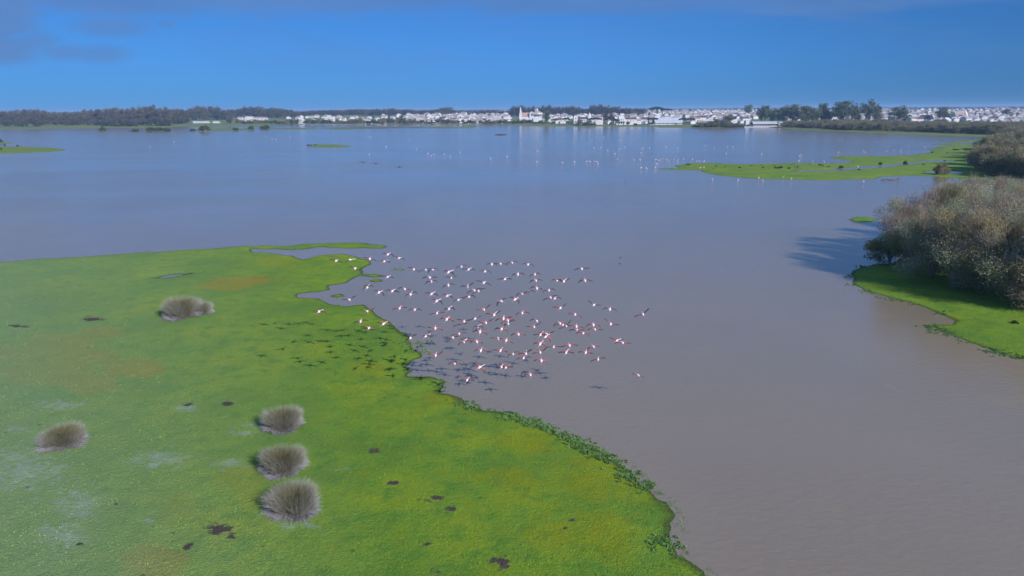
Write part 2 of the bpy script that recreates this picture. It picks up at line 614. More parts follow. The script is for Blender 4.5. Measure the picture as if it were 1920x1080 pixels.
def foliage_material(name, stops, trans=0.0, rnd=0.25, rough=0.8):
    m, g, b = mat(name, rough=rough, spec=0.15)
    oi = g.new('ShaderNodeObjectInfo')
    f = g.math('ADD', g.math('MULTIPLY', g.attr('tone'), 1 - rnd), g.math('MULTIPLY', oi.outputs['Random'], rnd))
    c = g.ramp(f, stops)
    g.l.new(c, b.inputs['Base Color'])
    if trans:
        t = g.new('ShaderNodeBsdfTranslucent')
        g.l.new(c, t.inputs['Color'])
        mx = g.new('ShaderNodeMixShader')
        mx.inputs[0].default_value = trans
        g.l.new(b.outputs[0], mx.inputs[1])
        g.l.new(t.outputs[0], mx.inputs[2])
        g.l.new(mx.outputs[0], g.n['Material Output'].inputs['Surface'])
    return m


M = {}
M['grass'] = grass_material('marsh_grass')
M['blade'] = grass_material('grass_blade', True)
M['water'] = water_material()
M['bark'] = noisy('grey_bark', (0.16, 0.135, 0.115), (0.28, 0.25, 0.24), 2.0)
M['dark_bark'] = noisy('dark_bark', (0.07, 0.055, 0.045), (0.14, 0.11, 0.09), 2.0)
M['willow'] = foliage_material('bare_willow_twigs', [
    (0.0, (0.235, 0.179, 0.138)), (0.2, (0.359, 0.304, 0.262)), (0.36, (0.469, 0.345, 0.179)), (0.5, (0.331, 0.331, 0.110)),
    (0.66, (0.455, 0.400, 0.345)), (0.82, (0.235, 0.276, 0.083)), (1.0, (0.580, 0.580, 0.566))], rnd=0.15, trans=0.5)
M['thicket'] = foliage_material('thicket_twigs', [
    (0.0, (0.152, 0.131, 0.103)), (0.35, (0.262, 0.214, 0.159)), (0.6, (0.207, 0.235, 0.076)), (0.8, (0.304, 0.248, 0.193)), (1.0, (0.317, 0.331, 0.124))], rnd=0.45, trans=0.35)
M['gum'] = foliage_material('gum_leaves', [
    (0.0, (0.065, 0.085, 0.035)), (0.5, (0.10, 0.125, 0.050)), (0.8, (0.14, 0.155, 0.070)), (1.0, (0.19, 0.165, 0.11))], rnd=0.35)
M['wood_leaf'] = foliage_material('winter_wood_leaves', [
    (0.0, (0.060, 0.055, 0.040)), (0.5, (0.095, 0.082, 0.060)), (0.8, (0.11, 0.105, 0.060)), (1.0, (0.15, 0.115, 0.09))], rnd=0.4)
M['pine'] = foliage_material('pine_needles', [(0.0, (0.030, 0.055, 0.020)), (0.6, (0.045, 0.080, 0.028)), (1.0, (0.075, 0.11, 0.04))])
M['shrub'] = foliage_material('shrub_leaves', [(0.0, (0.030, 0.040, 0.016)), (0.6, (0.055, 0.065, 0.022)), (1.0, (0.10, 0.10, 0.04))])
M['reed'] = foliage_material('green_shrub_leaves', [(0.0, (0.06, 0.085, 0.025)), (0.6, (0.10, 0.125, 0.035)), (1.0, (0.15, 0.165, 0.06))], trans=0.35)
M['olive'] = foliage_material('olive_shrub_leaves', [(0.0, (0.12, 0.15, 0.04)), (0.6, (0.20, 0.23, 0.07)), (1.0, (0.30, 0.29, 0.15))], trans=0.45)
M['rush'] = foliage_material('rush_blades', [(0.0, (0.10, 0.085, 0.035)), (0.35, (0.17, 0.16, 0.075)), (0.65, (0.27, 0.26, 0.21)), (1.0, (0.42, 0.40, 0.41))], rnd=0.1)
M['dry'] = foliage_material('dry_rush', [(0.0, (0.17, 0.145, 0.125)), (0.6, (0.28, 0.265, 0.27)), (1.0, (0.42, 0.41, 0.44))], rnd=0.1)
M['shore_leaf'] = foliage_material('shore_plant_leaves', [(0.0, (0.06, 0.12, 0.025)), (0.5, (0.12, 0.23, 0.06)), (1.0, (0.22, 0.37, 0.14))])
M['white_wall'] = noisy('whitewash', (0.50, 0.495, 0.50), (0.66, 0.655, 0.66), 0.25, obj_rand=0.4)
M['grey_wall'] = noisy('grey_render', (0.34, 0.34, 0.36), (0.44, 0.44, 0.46), 0.25, obj_rand=0.4)
M['roof'] = noisy('roof_tiles', (0.24, 0.18, 0.165), (0.42, 0.35, 0.32), 0.35, obj_rand=0.7)
M['pink_roof'] = noisy('church_roof_tiles', (0.36, 0.22, 0.18), (0.44, 0.29, 0.24), 0.35)
M['dark_roof'] = noisy('brown_roof', (0.10, 0.075, 0.07), (0.16, 0.12, 0.11), 0.35)
M['sheet_roof'] = noisy('metal_sheet_roof', (0.40, 0.42, 0.46), (0.50, 0.52, 0.56), 0.3, rough=0.5)
M['glass'], _, _b = mat('window_glass', (0.03, 0.035, 0.05), 0.15, 0.5)
M['wood'], _, _b = mat('door_wood', (0.10, 0.06, 0.04), 0.7)
M['steel'], _, _b = mat('galvanised_steel', (0.30, 0.31, 0.33), 0.5)
M['f_white'], _, _b = mat('white_feathers', (0.74, 0.66, 0.71), 0.8, 0.1)
M['f_red'], _, _b = mat('pink_red_feathers', (0.50, 0.10, 0.075), 0.8, 0.1)
M['f_black'], _, _b = mat('black_feathers', (0.055, 0.045, 0.045), 0.7, 0.1)
M['f_leg'], _, _b = mat('pink_legs', (0.62, 0.24, 0.24), 0.7, 0.1)
M['f_dark'], _, _b = mat('dark_feathers', (0.09, 0.10, 0.12), 0.7, 0.1)
M['mudclod'] = noisy('mud_clods', (0.030, 0.022, 0.015), (0.075, 0.058, 0.045), 4.0)

# ================================================================ THE SETTING
def patch(px, py, items):
    a = np.zeros(len(px))
    for cx, cy, rx, ry in items:
        a = np.maximum(a, np.exp(-(((px - cx) / rx) ** 2 + ((py - cy) / ry) ** 2)))
    return a


YELLOW = [(110, 642, 75, 16), (185, 622, 45, 9), (50, 668, 80, 18), (150, 665, 70, 14), (250, 690, 60, 16), (460, 526, 60, 8), (425, 538, 50, 6), (400, 536, 30, 5), (90, 700, 90, 22), (160, 720, 60, 18), (290, 1050, 60, 30)]
LIME = [(1130, 900, 130, 60), (1000, 830, 90, 30), (830, 745, 70, 22), (450, 900, 60, 50), (700, 690, 60, 20), (1100, 1000, 130, 60), (640, 470, 60, 14), (330, 950, 60, 40), (520, 490, 70, 16), (960, 900, 70, 30)]
PALE = [(40, 880, 110, 60), (150, 945, 70, 40), (300, 860, 80, 25), (270, 975, 22, 9), (35, 805, 36, 9), (350, 765, 36, 12), (460, 810, 40, 10), (430, 870, 50, 12), (560, 985, 60, 14), (110, 760, 60, 14), (640, 880, 20, 6), (120, 1000, 60, 40), (500, 800, 60, 14)]
MUD = [(939, 253, 22, 3), (750, 240, 160, 1.6), (880, 236.5, 30, 1.5), (250, 247, 30, 1.5), (408, 990, 33, 13), (432, 1003, 12, 12), (355, 1026, 13, 8), (800, 938, 22, 7), (822, 934, 18, 5), (843, 955, 12, 8), (703, 847, 17, 7), (940, 1055, 26, 15), (1070, 975, 9, 4),
       (818, 1074, 14, 10), (36, 611, 24, 4), (175, 598, 26, 6), (325, 1000, 6, 4), (218, 945, 6, 3), (148, 1020, 9, 4), (1060, 990, 5, 3), (800, 1020, 10, 5), (350, 758, 14, 5), (428, 758, 14, 5), (735, 905, 14, 5)]


def patches(P3):
    px, py = to_px(P3)
    dull = np.clip((640 - px + (py - 700) * 0.25) / 600, 0, 1) * (P3[:, 1] < 150)  # mask for the painted haze, stronger towards the left, near ground only
    return dict(yellow=patch(px, py, YELLOW), lime=patch(px, py, LIME), pale=patch(px, py, PALE), mud=patch(px, py, MUD), dull=dull, dry=np.clip((P3[:, 1] - 150) / 700, 0, 0.85))


def build_ground():
    f = F0 * CAM_H
    rows = np.concatenate([np.arange(2.4, 60, 0.55), np.arange(60, 170, 1.1), np.arange(170, 1500, 2.6)])
    Y = f / rows * 1.0
    Y = Y[(Y > 17)]
    Y = np.sort(Y)
    Y = np.concatenate([[8, 13], Y, [14000]])
    U = np.arange(-1.15, 1.151, 0.0028)
    YY, UU = np.meshgrid(Y, U, indexing='ij')
    XX = UU * (YY * 1.0 + 6)
    P = np.stack([XX.ravel(), YY.ravel()], 1)
    sd = shore_sd(P)
    z = terrain(P, sd)
    V = np.column_stack([P, z])
    nr, nc = YY.shape
    i = np.arange(nr * nc).reshape(nr, nc)
    a, b, c, d = i[:-1, :-1].ravel(), i[:-1, 1:].ravel(), i[1:, 1:].ravel(), i[1:, :-1].ravel()
    Fq = np.column_stack([a, b, c, d])
    keep = z[Fq].max(axis=1) > -0.45
    me = np_mesh('ground', V, Fq[keep], [M['grass']], attrs=patches(V), smooth=True)
    o = obj('ground', me)
    tag(o, 'green marsh grass ground with low banks, spits and flat islets', None, kind='structure')
    w = MB()
    S = 14000
    w.add([(-S, -300, 0), (S, -300, 0), (S, S, 0), (-S, S, 0)], [(0, 1, 2, 3)])
    wo = obj('water', w.mesh('water', [M['water']]))
    tag(wo, 'broad shallow lagoon, brown and muddy near, reflecting blue sky far off', None, kind='structure')


build_ground()


# ---------------------------------------------------------------- card clouds for leaves, twigs and blades
def unit(v):
    return v / (np.linalg.norm(v, axis=-1, keepdims=True) + 1e-9)


def rdir(n, r=RNG):
    return unit(r.normal(size=(n, 3)))


def cards(P, D, Wd, L, taper=0.5, r=RNG):
    """one thin four-sided blade per point"""
    n = len(P)
    S = unit(np.cross(D, rdir(n, r)))
    Wd = np.broadcast_to(np.asarray(Wd, float), (n,))[:, None]
    L = np.broadcast_to(np.asarray(L, float), (n,))[:, None]
    V = np.stack([P - S * Wd / 2, P + S * Wd / 2, P + D * L + S * Wd * taper / 2, P + D * L - S * Wd * taper / 2], 1).reshape(-1, 3)
    F = np.arange(4 * n).reshape(n, 4)
    return V, F


def cards_mesh(name, parts, m):
    Vs, Fs, Ts, o = [], [], [], 0
    for V, F, T in parts:
        Vs.append(V)
        Fs.append(F + o)
        Ts.append(np.repeat(T, len(V) // len(T)))
        o += len(V)
    return np_mesh(name, np.concatenate(Vs), [np.concatenate(Fs)], [m], attrs={'tone': np.concatenate(Ts)})


def limbs_mb(n_stem, h, spread, r0, seed, lean=0.0, forks=3, first=0.25):
    """tapering, forking stems; returns the builder and the branch ends"""
    rr = random.Random(seed)
    mb = MB()
    ends = []
    for k in range(n_stem):
        a = 2 * math.pi * (k + rr.random() * 0.7) / n_stem
        out = spread * (0.35 + 0.65 * rr.random())
        H = h * (0.75 + 0.3 * rr.random())
        pts, rad = [], []
        for j in range(6):
            t = j / 5
            q = t ** 1.25
            pts.append((math.cos(a) * out * q + rr.uniform(-.05, .05) * h * t, math.sin(a) * out * q + rr.uniform(-.05, .05) * h * t, H * t - 0.1))
            rad.append(r0 * (1 - 0.85 * t))
        mb.tube(pts, rad, 6)
        ends.append(pts[-1])
        for f in range(forks):
            j = rr.choice([2, 3, 4])
            b = pts[j]
            a2 = a + rr.uniform(-1.3, 1.3)
            l = h * rr.uniform(0.22, 0.42)
            p2 = [b]
            for s in range(1, 4):
                t = s / 3
                p2.append((b[0] + math.cos(a2) * l * t * 0.8, b[1] + math.sin(a2) * l * t * 0.8, b[2] + l * t * (0.5 + 0.4 * t)))
            mb.tube(p2, [rad[j] * 0.7, rad[j] * 0.5, rad[j] * 0.35, rad[j] * 0.12], 5)
            ends.append(p2[-1])
    return mb, ends


def near_h(y):
    return float(np.clip(25 - y * 0.0985, 6.0, 12.8)) + random.uniform(-1.8, 0.9)


def willow_proto(seed, mname='willow', K=40, per=150, h=9.0, rad=5.0, name='willow_tree', twig=(0.028, 0.055), leaf=(0.07, 0.14), leaves=0.8):
    r = np.random.default_rng(seed)
    mb, ends = limbs_mb(9, h * 0.8, rad * 0.75, 0.13, seed, forks=4)
    parts = []
    # clump centres: through a dome that hangs to near the ground
    th = r.uniform(0, 2 * math.pi, K)
    u = r.uniform(0.02, 1, K) ** 0.9
    rr_ = rad * (0.45 + 0.55 * r.random(K) ** 0.5)
    lump = 1 + 0.22 * np.sin(th * 3 + seed) + 0.12 * np.sin(th * 7 + seed * 2)
    zz = h * (0.12 + 0.80 * u)
    rho = rr_ * lump * np.sqrt(np.clip(1 - ((u - 0.32) / 0.72) ** 2, 0.02, 1))
    cen = np.column_stack([rho * np.cos(th), rho * np.sin(th), zz])
    tone = np.clip(0.5 + 0.6 * np.sin(th * 2.3 + u * 5 + seed) * r.uniform(0.5, 1, K) + r.normal(0, 0.12, K), 0, 1)
    for c, tn in zip(cen, tone):
        out = unit(np.array([c[0], c[1], (c[2] - h * 0.25) * 0.9 + 0.8]))
        n = int(per * r.uniform(0.6, 1.3))
        base = c + unit(r.normal(size=(n, 3))) * (1.15 * r.random((n, 1)) ** 0.4) * np.array([1, 1, 0.85]) * (rad / 5.0) - out * 0.4
        D = unit(out * 1.0 + rdir(n, r) * 0.95 + np.array([0, 0, 0.12]))
        V, F = cards(base, D, r.uniform(*twig, n), r.uniform(0.35, 1.15, n), 0.3, r)
        parts.append((V, F, np.clip(tn + r.normal(0, 0.10, n), 0, 1)))
        q = int(n * 0.12)
        base = c * np.array([0.55, 0.55, 0.6]) + r.normal(size=(q, 3)) * 0.5
        V, F = cards(base, unit(c - base + rdir(q, r) * 0.8 + np.array([0, 0, 0.3])), r.uniform(twig[1], twig[1] * 1.8, q), r.uniform(1.2, 2.8, q), 0.3, r)
        parts.append((V, F, np.clip(r.uniform(0.9, 1.0, q), 0, 1)))
        m = int(n * leaves * (1.6 if tn > 0.45 else 0.6))
        base = c + unit(r.normal(size=(m, 3))) * (1.5 * r.random((m, 1)) ** 0.5) * (rad / 5.0) + out * 0.15
        V, F = cards(base, rdir(m, r), r.uniform(*leaf, m), r.uniform(*leaf, m), 0.6, r)
        parts.append((V, F, np.clip(tn + r.normal(0.05, 0.12, m), 0, 1)))
    crown = cards_mesh('crown', parts, M[mname])
    trunk = mb.mesh('trunk', [M['bark'] if mname == 'willow' else M['dark_bark']], True)
    return trunk, crown


def leafy_proto(seed, m, h=10.0, rad=4.0, K=26, per=60, leaf=(0.35, 0.7), low=0.25, shape='round', trunk_r=0.28, bark='bark', lumps=0.27):
    """unit tree of height h: trunk with limbs, crown of leaf clumps with gaps between them"""
    r = np.random.default_rng(seed)
    if shape == 'umbrella':
        mb, _ = limbs_mb(5, h * 0.72, rad * 0.55, trunk_r * 0.5, seed, forks=1)
        mb.tube([(0, 0, -0.3), (0.1, 0.05, h * 0.25), (0, 0.1, h * 0.5), (0.1, 0, h * 0.72)], [trunk_r * 1.2, trunk_r, trunk_r * 0.8, trunk_r * 0.4], 8)
    elif shape == 'bush':
        mb, _ = limbs_mb(6, h * 0.7, rad * 0.6, trunk_r * 0.35, seed, forks=2)
    else:
        mb, _ = limbs_mb(4, h * 0.85, rad * 0.6, trunk_r * 0.55, seed, forks=3)
        mb.tube([(0, 0, -0.3), (0.1, 0.1, h * 0.3), (-0.1, 0, h * 0.6), (0, 0.1, h * 0.88)], [trunk_r * 1.2, trunk_r, trunk_r * 0.6, trunk_r * 0.15], 8)
    parts = []
    for k in range(K):
        if shape == 'umbrella':
            a, q = r.uniform(0, 2 * math.pi), r.random() ** 0.5
            c = np.array([rad * 0.85 * q * math.cos(a), rad * 0.85 * q * math.sin(a), h * (0.72 + 0.2 * math.sqrt(max(0, 1 - q * q)) * r.uniform(0.5, 1))])
            rc = rad * 0.26
            fl = 0.55
        elif shape == 'bush':
            a, q = r.uniform(0, 2 * math.pi), r.random() ** 0.5
            c = np.array([rad * 0.8 * q * math.cos(a), rad * 0.8 * q * math.sin(a), h * (0.12 + 0.70 * math.sqrt(max(0, 1 - q * q)) * r.uniform(0.3, 1))])
            rc = rad * 0.28
            fl = 0.8
        else:
            d = rdir(1, r)[0]
            q = r.random() ** 0.4
            top = 0.5 + 0.5 * low
            c = np.array([rad * 0.78 * q * d[0], rad * 0.78 * q * d[1], h * (top + (0.5 - 0.5 * low) * 0.86 * q * d[2])])
            c[:2] *= 1 + 0.25 * math.sin(k * 2.3 + seed)
            rc = rad * lumps * r.uniform(0.7, 1.3)
            fl = 0.85
        n = int(per * r.uniform(0.7, 1.3))
        P = c + unit(r.normal(size=(n, 3))) * (rc * r.uniform(0.3, 1.05, (n, 1))) * np.array([1, 1, fl])
        D = unit(P - c + rdir(n, r) * rc * 0.7)
        lf = r.uniform(*leaf, n)
        V, F = cards(P, D, lf * 0.8, lf, 0.5, r)
        tn = r.uniform(0.1, 0.9)
        parts.append((V, F, np.clip(tn + r.normal(0, 0.12, n), 0, 1)))
    return mb.mesh('trunk', [M[bark]], True), cards_mesh('crown', parts, M[m])


PROTO = {}
PROTO['olive', 0] = (leafy_proto(610, 'olive', 7.0, 3.6, 46, 170, (0.10, 0.24), 0, 'bush'), 7.0, 3.6, 'shrub')
for s in range(5):
    PROTO['willow', s] = (willow_proto(100 + s), 9.0, 5.0, 'willow_tree')
for s in range(3):
    PROTO['thicket', s] = (willow_proto(200 + s, 'thicket', K=52, per=110, h=7.0, rad=4.6, twig=(0.05, 0.11), leaf=(0.12, 0.26), leaves=0.7), 7.0, 4.6, 'thicket_tree')
for s in range(4):
    PROTO['gum', s] = (leafy_proto(300 + s, 'gum', 10, 3.8, 42, 70, (0.22, 0.45), 0.12), 10.0, 3.8, 'eucalyptus_tree')
for s in range(4):
    PROTO['wood', s] = (leafy_proto(340 + s, 'wood_leaf', 10, 4.6, 44, 60, (0.25, 0.50), 0.02), 10.0, 4.2, 'woodland_tree')
for s in range(2):
    PROTO['pine', s] = (leafy_proto(400 + s, 'pine', 10, 5.0, 34, 80, (0.3, 0.6), 0.3, 'umbrella', bark='dark_bark'), 10.0, 5.0, 'umbrella_pine')
for s in range(3):
    PROTO['bush', s] = (leafy_proto(500 + s, 'shrub', 2.0, 1.6, 22, 60, (0.12, 0.24), 0, 'bush'), 2.0, 1.6, 'shrub')
for s in range(3):
    PROTO['reed', s] = (leafy_proto(550 + s, 'reed', 2.0, 1.6, 22, 60, (0.12, 0.24), 0, 'bush'), 2.0, 1.6, 'shrub')


def plant(kind, x, y, z, h, w, label, cat, group=None, var=None, rz=None, name=None):
    n = max(k[1] for k in PROTO if k[0] == kind) + 1
    (tr, cr), ph, pr, nm = PROTO[kind, (random.randrange(n) if var is None else var)]
    root = obj(name or nm, None, None, (x, y, z), random.uniform(0, 6.28) if rz is None else rz, (w / (2 * pr), w / (2 * pr) * random.uniform(0.92, 1.08), h / ph))
    tag(root, label, cat, group)
    obj('trunk', tr, root)
    obj('crown', cr, root)
    return root


def plant_px(kind, px, ybase, ytop, wpx, label, cat, group=None, **k):
    P = place(px, ybase)
    D = P[1]
    top = at_depth(px, ytop, D)
    h = max(top[2] - P[2], 0.4) * (1.12 if kind in ('wood', 'gum') else 1.04)
    z = P[2] - 0.15
    return plant(kind, P[0], P[1], z, h, wpx * D / F0 * 1.0, label, cat, group, **k)


def scatter(poly, spacing, seed, jitter=0.4):
    """points on a jittered grid inside a traced region of the ground"""
    poly = G(poly)
    a = np.array(poly)
    r = np.random.default_rng(seed)
    x = np.arange(a[:, 0].min(), a[:, 0].max(), spacing)
    y = np.arange(a[:, 1].min(), a[:, 1].max(), spacing)
    X, Y = np.meshgrid(x, y)
    P = np.column_stack([X.ravel(), Y.ravel()]) + r.uniform(-jitter, jitter, (X.size, 2)) * spacing
    sd = seg_sd(P, poly)
    P = P[sd > 0]
    return P[np.argsort(P[:, 1])]


# ================================================================ NEAR RIGHT WILLOWS
NEAR = [(1696, 492, 9.6, 7.5), (1712, 508, 10.4, 10), (1746, 522, 10.6, 11.5), (1790, 533, 11.5, 12.5), (1838, 544, 11.5, 12.5), (1888, 555, 12.2, 13), (1940, 566, 12, 13), (2000, 580, 12, 13), (2060, 592, 12, 13)]
EDGE = []
cnt = 0
for i, (px, py, h, w) in enumerate(NEAR):
    P = ground_pt(px, py, 0.3)
    ordn = ['leftmost', 'second', 'third', 'fourth', 'fifth', 'sixth', 'seventh', 'eighth', 'ninth'][i]
    lab = ('tangled bare grey willow at the left tip of the right bank, leaning over the water' if i == 0 else
           'bare grey-brown willow, %s from the left in the front row on the right bank' % ordn)
    plant('willow', P[0], P[1], gz(P[0], P[1]) - 0.1, min(h, near_h(P[1])), w, lab, 'tree', 'willows in the front row of the right bank')
for x, y in scatter([(1712, 478), (1755, 500), (1830, 520), (1960, 548), (2200, 590), (2350, 430), (2000, 368), (1900, 372), (1815, 388), (1772, 412), (1732, 450)], 8.0, 5):
    px, py = to_px(np.array([x, y, 0.0]))
    if px > 2250:
        continue
    zone = 'middle' if y < 150 else 'rear'
    side = 'at the waterside edge' if px < 1790 else 'deep inside the mass'
    plant('willow', x, y, gz(x, y) - 0.1, near_h(y), random.uniform(9.5, 13), 'bare grey-brown willow %s of the right bank, in its %s rows' % (side, zone), 'tree', 'willows behind the front row of the right bank')
# olive-green willow that sticks out over the water on the left side of the mass
P = ground_pt(1668, 491, 0.2)
plant('olive', P[0], P[1], 0, 6.4, 8.4, 'olive-green leafy shrub hanging out over the water beside the right bank willows', 'shrub', None)
# thicket further back on the right
for x, y in scatter([(1822, 334), (1900, 343), (2150, 356), (2200, 272), (1960, 257), (1895, 262), (1865, 280), (1845, 303)], 13.0, 8):
    px, py = to_px(np.array([x, y, 0.0]))
    if px > 2150:
        continue
    zone = 'front edge' if y < 270 else ('middle' if y < 340 else 'back')
    side = 'left end' if px < 1850 else 'right end'
    plant('thicket', x, y, gz(x, y) - 0.1, random.uniform(8.5, 10.5), random.uniform(11, 15), 'brown leafless tree, %s, %s of the thicket behind the peninsula' % (zone, side), 'tree', 'thicket trees behind the green peninsula')
plant_px('thicket', 1765, 327, 307, 26, 'small sparse tree standing alone on the green peninsula beside the thicket', 'tree')
# hedge-like belt on the far right shore
HB = scatter([(1478, 240), (1600, 246), (1750, 250.5), (1860, 254), (2000, 258), (2000, 244), (1850, 241), (1700, 238.5), (1600, 237.5), (1480, 237)], 19, 9)
for x, y in HB:
    px, py = to_px(np.array([x, y, 0.0]))
    if px > 1950:
        continue
    side = 'between the restaurant and the eucalyptus trees' if px < 1560 else ('below the eucalyptus trees' if px < 1680 else ('in front of the red-roofed houses' if px < 1800 else 'at the right edge'))
    zone = 'at the waterline' if (x * 0.0 + py) > 243 + (px - 1478) * 0.02 else 'behind the waterline'
    plant('thicket', x, y, gz(x, y) - 0.2, random.uniform(6.0, 9.5), random.uniform(15, 24), 'dense grey-green bush %s, %s' % (side, zone), 'bush', 'bushes of the far shore belt', name='shore_bush')

# ================================================================ TOWN
def window_mesh():
    mb = MB(); mb.box(-0.5, 0.5, -0.06, 0.06, -0.65, 0.65)
    return mb.mesh('window', [M['glass']])


WIN = window_mesh()


def house_proto(w, d, h, rh, roof_m, wall_m='white_wall', seed=0):
    rr = random.Random(seed)
    wl = MB()
    wl.gable_wall(-w / 2, w / 2, -d / 2, d / 2, -1.0, h, rh)
    # chimney and raised gable parapets belong to the whitewashed shell
    cx = rr.uniform(-w * 0.3, w * 0.3)
    wl.box(cx - 0.4, cx + 0.4, d * 0.1, d * 0.1 + 0.8, h + rh * 0.45, h + rh + 0.9)
    wm = wl.mesh('house_wall', [M[wall_m]])
    rf = MB()
    rf.gable(-w / 2 - 0.1, w / 2 + 0.1, -d / 2, d / 2, h, rh, 0.5)
    rm = rf.mesh('roof', [M[roof_m]])
    dk = MB()
    n = max(2, int(w / 3))
    for fl in range(2 if h > 5 else 1):
        for k in range(n):
            x = -w / 2 + (k + 0.5) * w / n
            dk.box(x - 0.45, x + 0.45, -d / 2 - 0.05, -d / 2 + 0.1, 1.0 + fl * 2.9, 2.3 + fl * 2.9)
    im = dk.mesh('windows', [M['glass']])
    return wm, rm, im


HP = [house_proto(10, 8, 3.6, 1.9, 'roof', seed=1), house_proto(14, 8, 3.4, 1.8, 'roof', seed=2), house_proto(9, 9, 6.4, 2.0, 'roof', seed=3),
      house_proto(12, 10, 6.2, 2.4, 'dark_roof', seed=4), house_proto(8, 7, 5.0, 2.2, 'white_wall', seed=5), house_proto(17, 9, 4.2, 2.0, 'sheet_roof', seed=6)]
HDESC = ['small low white tiled house', 'long low white tiled house', 'two-storey white brown-roofed house',
         'two-storey white dark-roofed house', 'narrow all-white house', 'broad white grey-roofed building']


def front_shore_py(px):
    xs = [440, 560, 700, 900, 1000, 1100, 1200, 1300, 1410, 1480, 1600, 1700, 1800, 1950]
    ys = [231, 231, 231, 231, 231, 233, 234, 233, 232, 229, 228, 231, 231, 230]
    return float(np.interp(px, xs, ys))


hr = random.Random(3)
houses = []
BLOCK = [(955, 1032, 214, 240), (1066, 1112, 224, 240), (1226, 1288, 222, 240), (1405, 1472, 224, 245)]
row_py = 0
for row in range(15):
    t = row / 14
    px = 440 + hr.uniform(0, 12)
    while px < 1960:
        yb = front_shore_py(px) - 0.3 - t ** 0.8 * (front_shore_py(px) - (213.2 if px < 900 else 210.8 - (px - 900) * 0.0036))
        yb += hr.uniform(-0.5, 0.5)
        step = hr.uniform(6.5, 13.5)
        ok = True
        if px < 760 and (hr.random() < 0.72 or t > 0.5):
            ok = False
        if 500 < px < 540 and t < 0.5:
            ok = False
        for a, b, c, d in BLOCK:
            if a < px < b and yb > c:
                ok = False
        if 1420 < px < 1560 and t > 0.2 and hr.random() < 0.4:
            ok = False
        if hr.random() < 0.10:
            ok = False
        if ok:
            P = place(px, yb)
            houses.append((P[1], P[0], P[2], px, yb, t))
        px += step
houses.sort()
print('houses', len(houses))


def sector(px):
    for lim, nm in ((560, 'far left of the town'), (760, 'among trees left of the church'), (955, 'just left of the church'), (1070, 'right beside the church'),
                    (1230, 'left of the long shed'), (1410, 'left of the restaurant'), (1680, 'behind the tall eucalyptus trees')):
        if px < lim:
            return nm
    return 'right end of the town'


far_V, far_F, far_M, off = [], [], [], 0
used = {}
for i, (y, x, z, px, yb, t) in enumerate(houses):
    v = hr.choices(range(6), [5, 3, 4, 3, 3, 1])[0]
    rz = hr.choice([0, math.pi / 2, 0.35, math.pi / 2 + 0.35, -0.4, math.pi / 2 - 0.4]) + hr.uniform(-.1, .1)
    sc = hr.uniform(0.85, 1.25)
    wm, rm, im = HP[v]
    if i < 298:
        band = 'in front rows' if t < 0.2 else ('in middle rows' if t < 0.5 else 'in rear rows')
        o = obj('village_house', wm, None, (x, y, z - 0.3), rz, sc)
        tag(o, '%s %s, %s' % (HDESC[v], band, sector(px)), 'house', 'white houses of the town')
        obj('roof', rm, o)
    else:
        for me, mi in ((wm, 0), (rm, 1)):
            co = np.empty(len(me.vertices) * 3, np.float32)
            me.vertices.foreach_get('co', co)
            co = co.reshape(-1, 3) * sc
            c_, s_ = math.cos(rz), math.sin(rz)
            co = np.column_stack([co[:, 0] * c_ - co[:, 1] * s_ + x, co[:, 0] * s_ + co[:, 1] * c_ + y, co[:, 2] + z - 0.3])
            for p in me.polygons:
                far_F.append(tuple(a + off for a in p.vertices))
                far_M.append(0 if (mi == 0 or v == 4) else 1)
            far_V.append(co)
            off += len(co)
if far_V:
    me = bpy.data.meshes.new('far_houses')
    me.from_pydata(np.concatenate(far_V).tolist(), [], far_F)
    me.materials.append(M['white_wall']); me.materials.append(M['roof'])
    me.polygons.foreach_set('material_index', far_M)
    o = obj('distant_houses', me)
    tag(o, 'hundreds of tiny white houses filling the back of the town', 'houses', kind='stuff')


def add_windows(root, spots, sx=1.0, sz=1.0, name='window'):
    for (x, y, z, rz) in spots:
        w = obj(name, WIN, root, (x, y, z), rz, (sx, 1, sz))


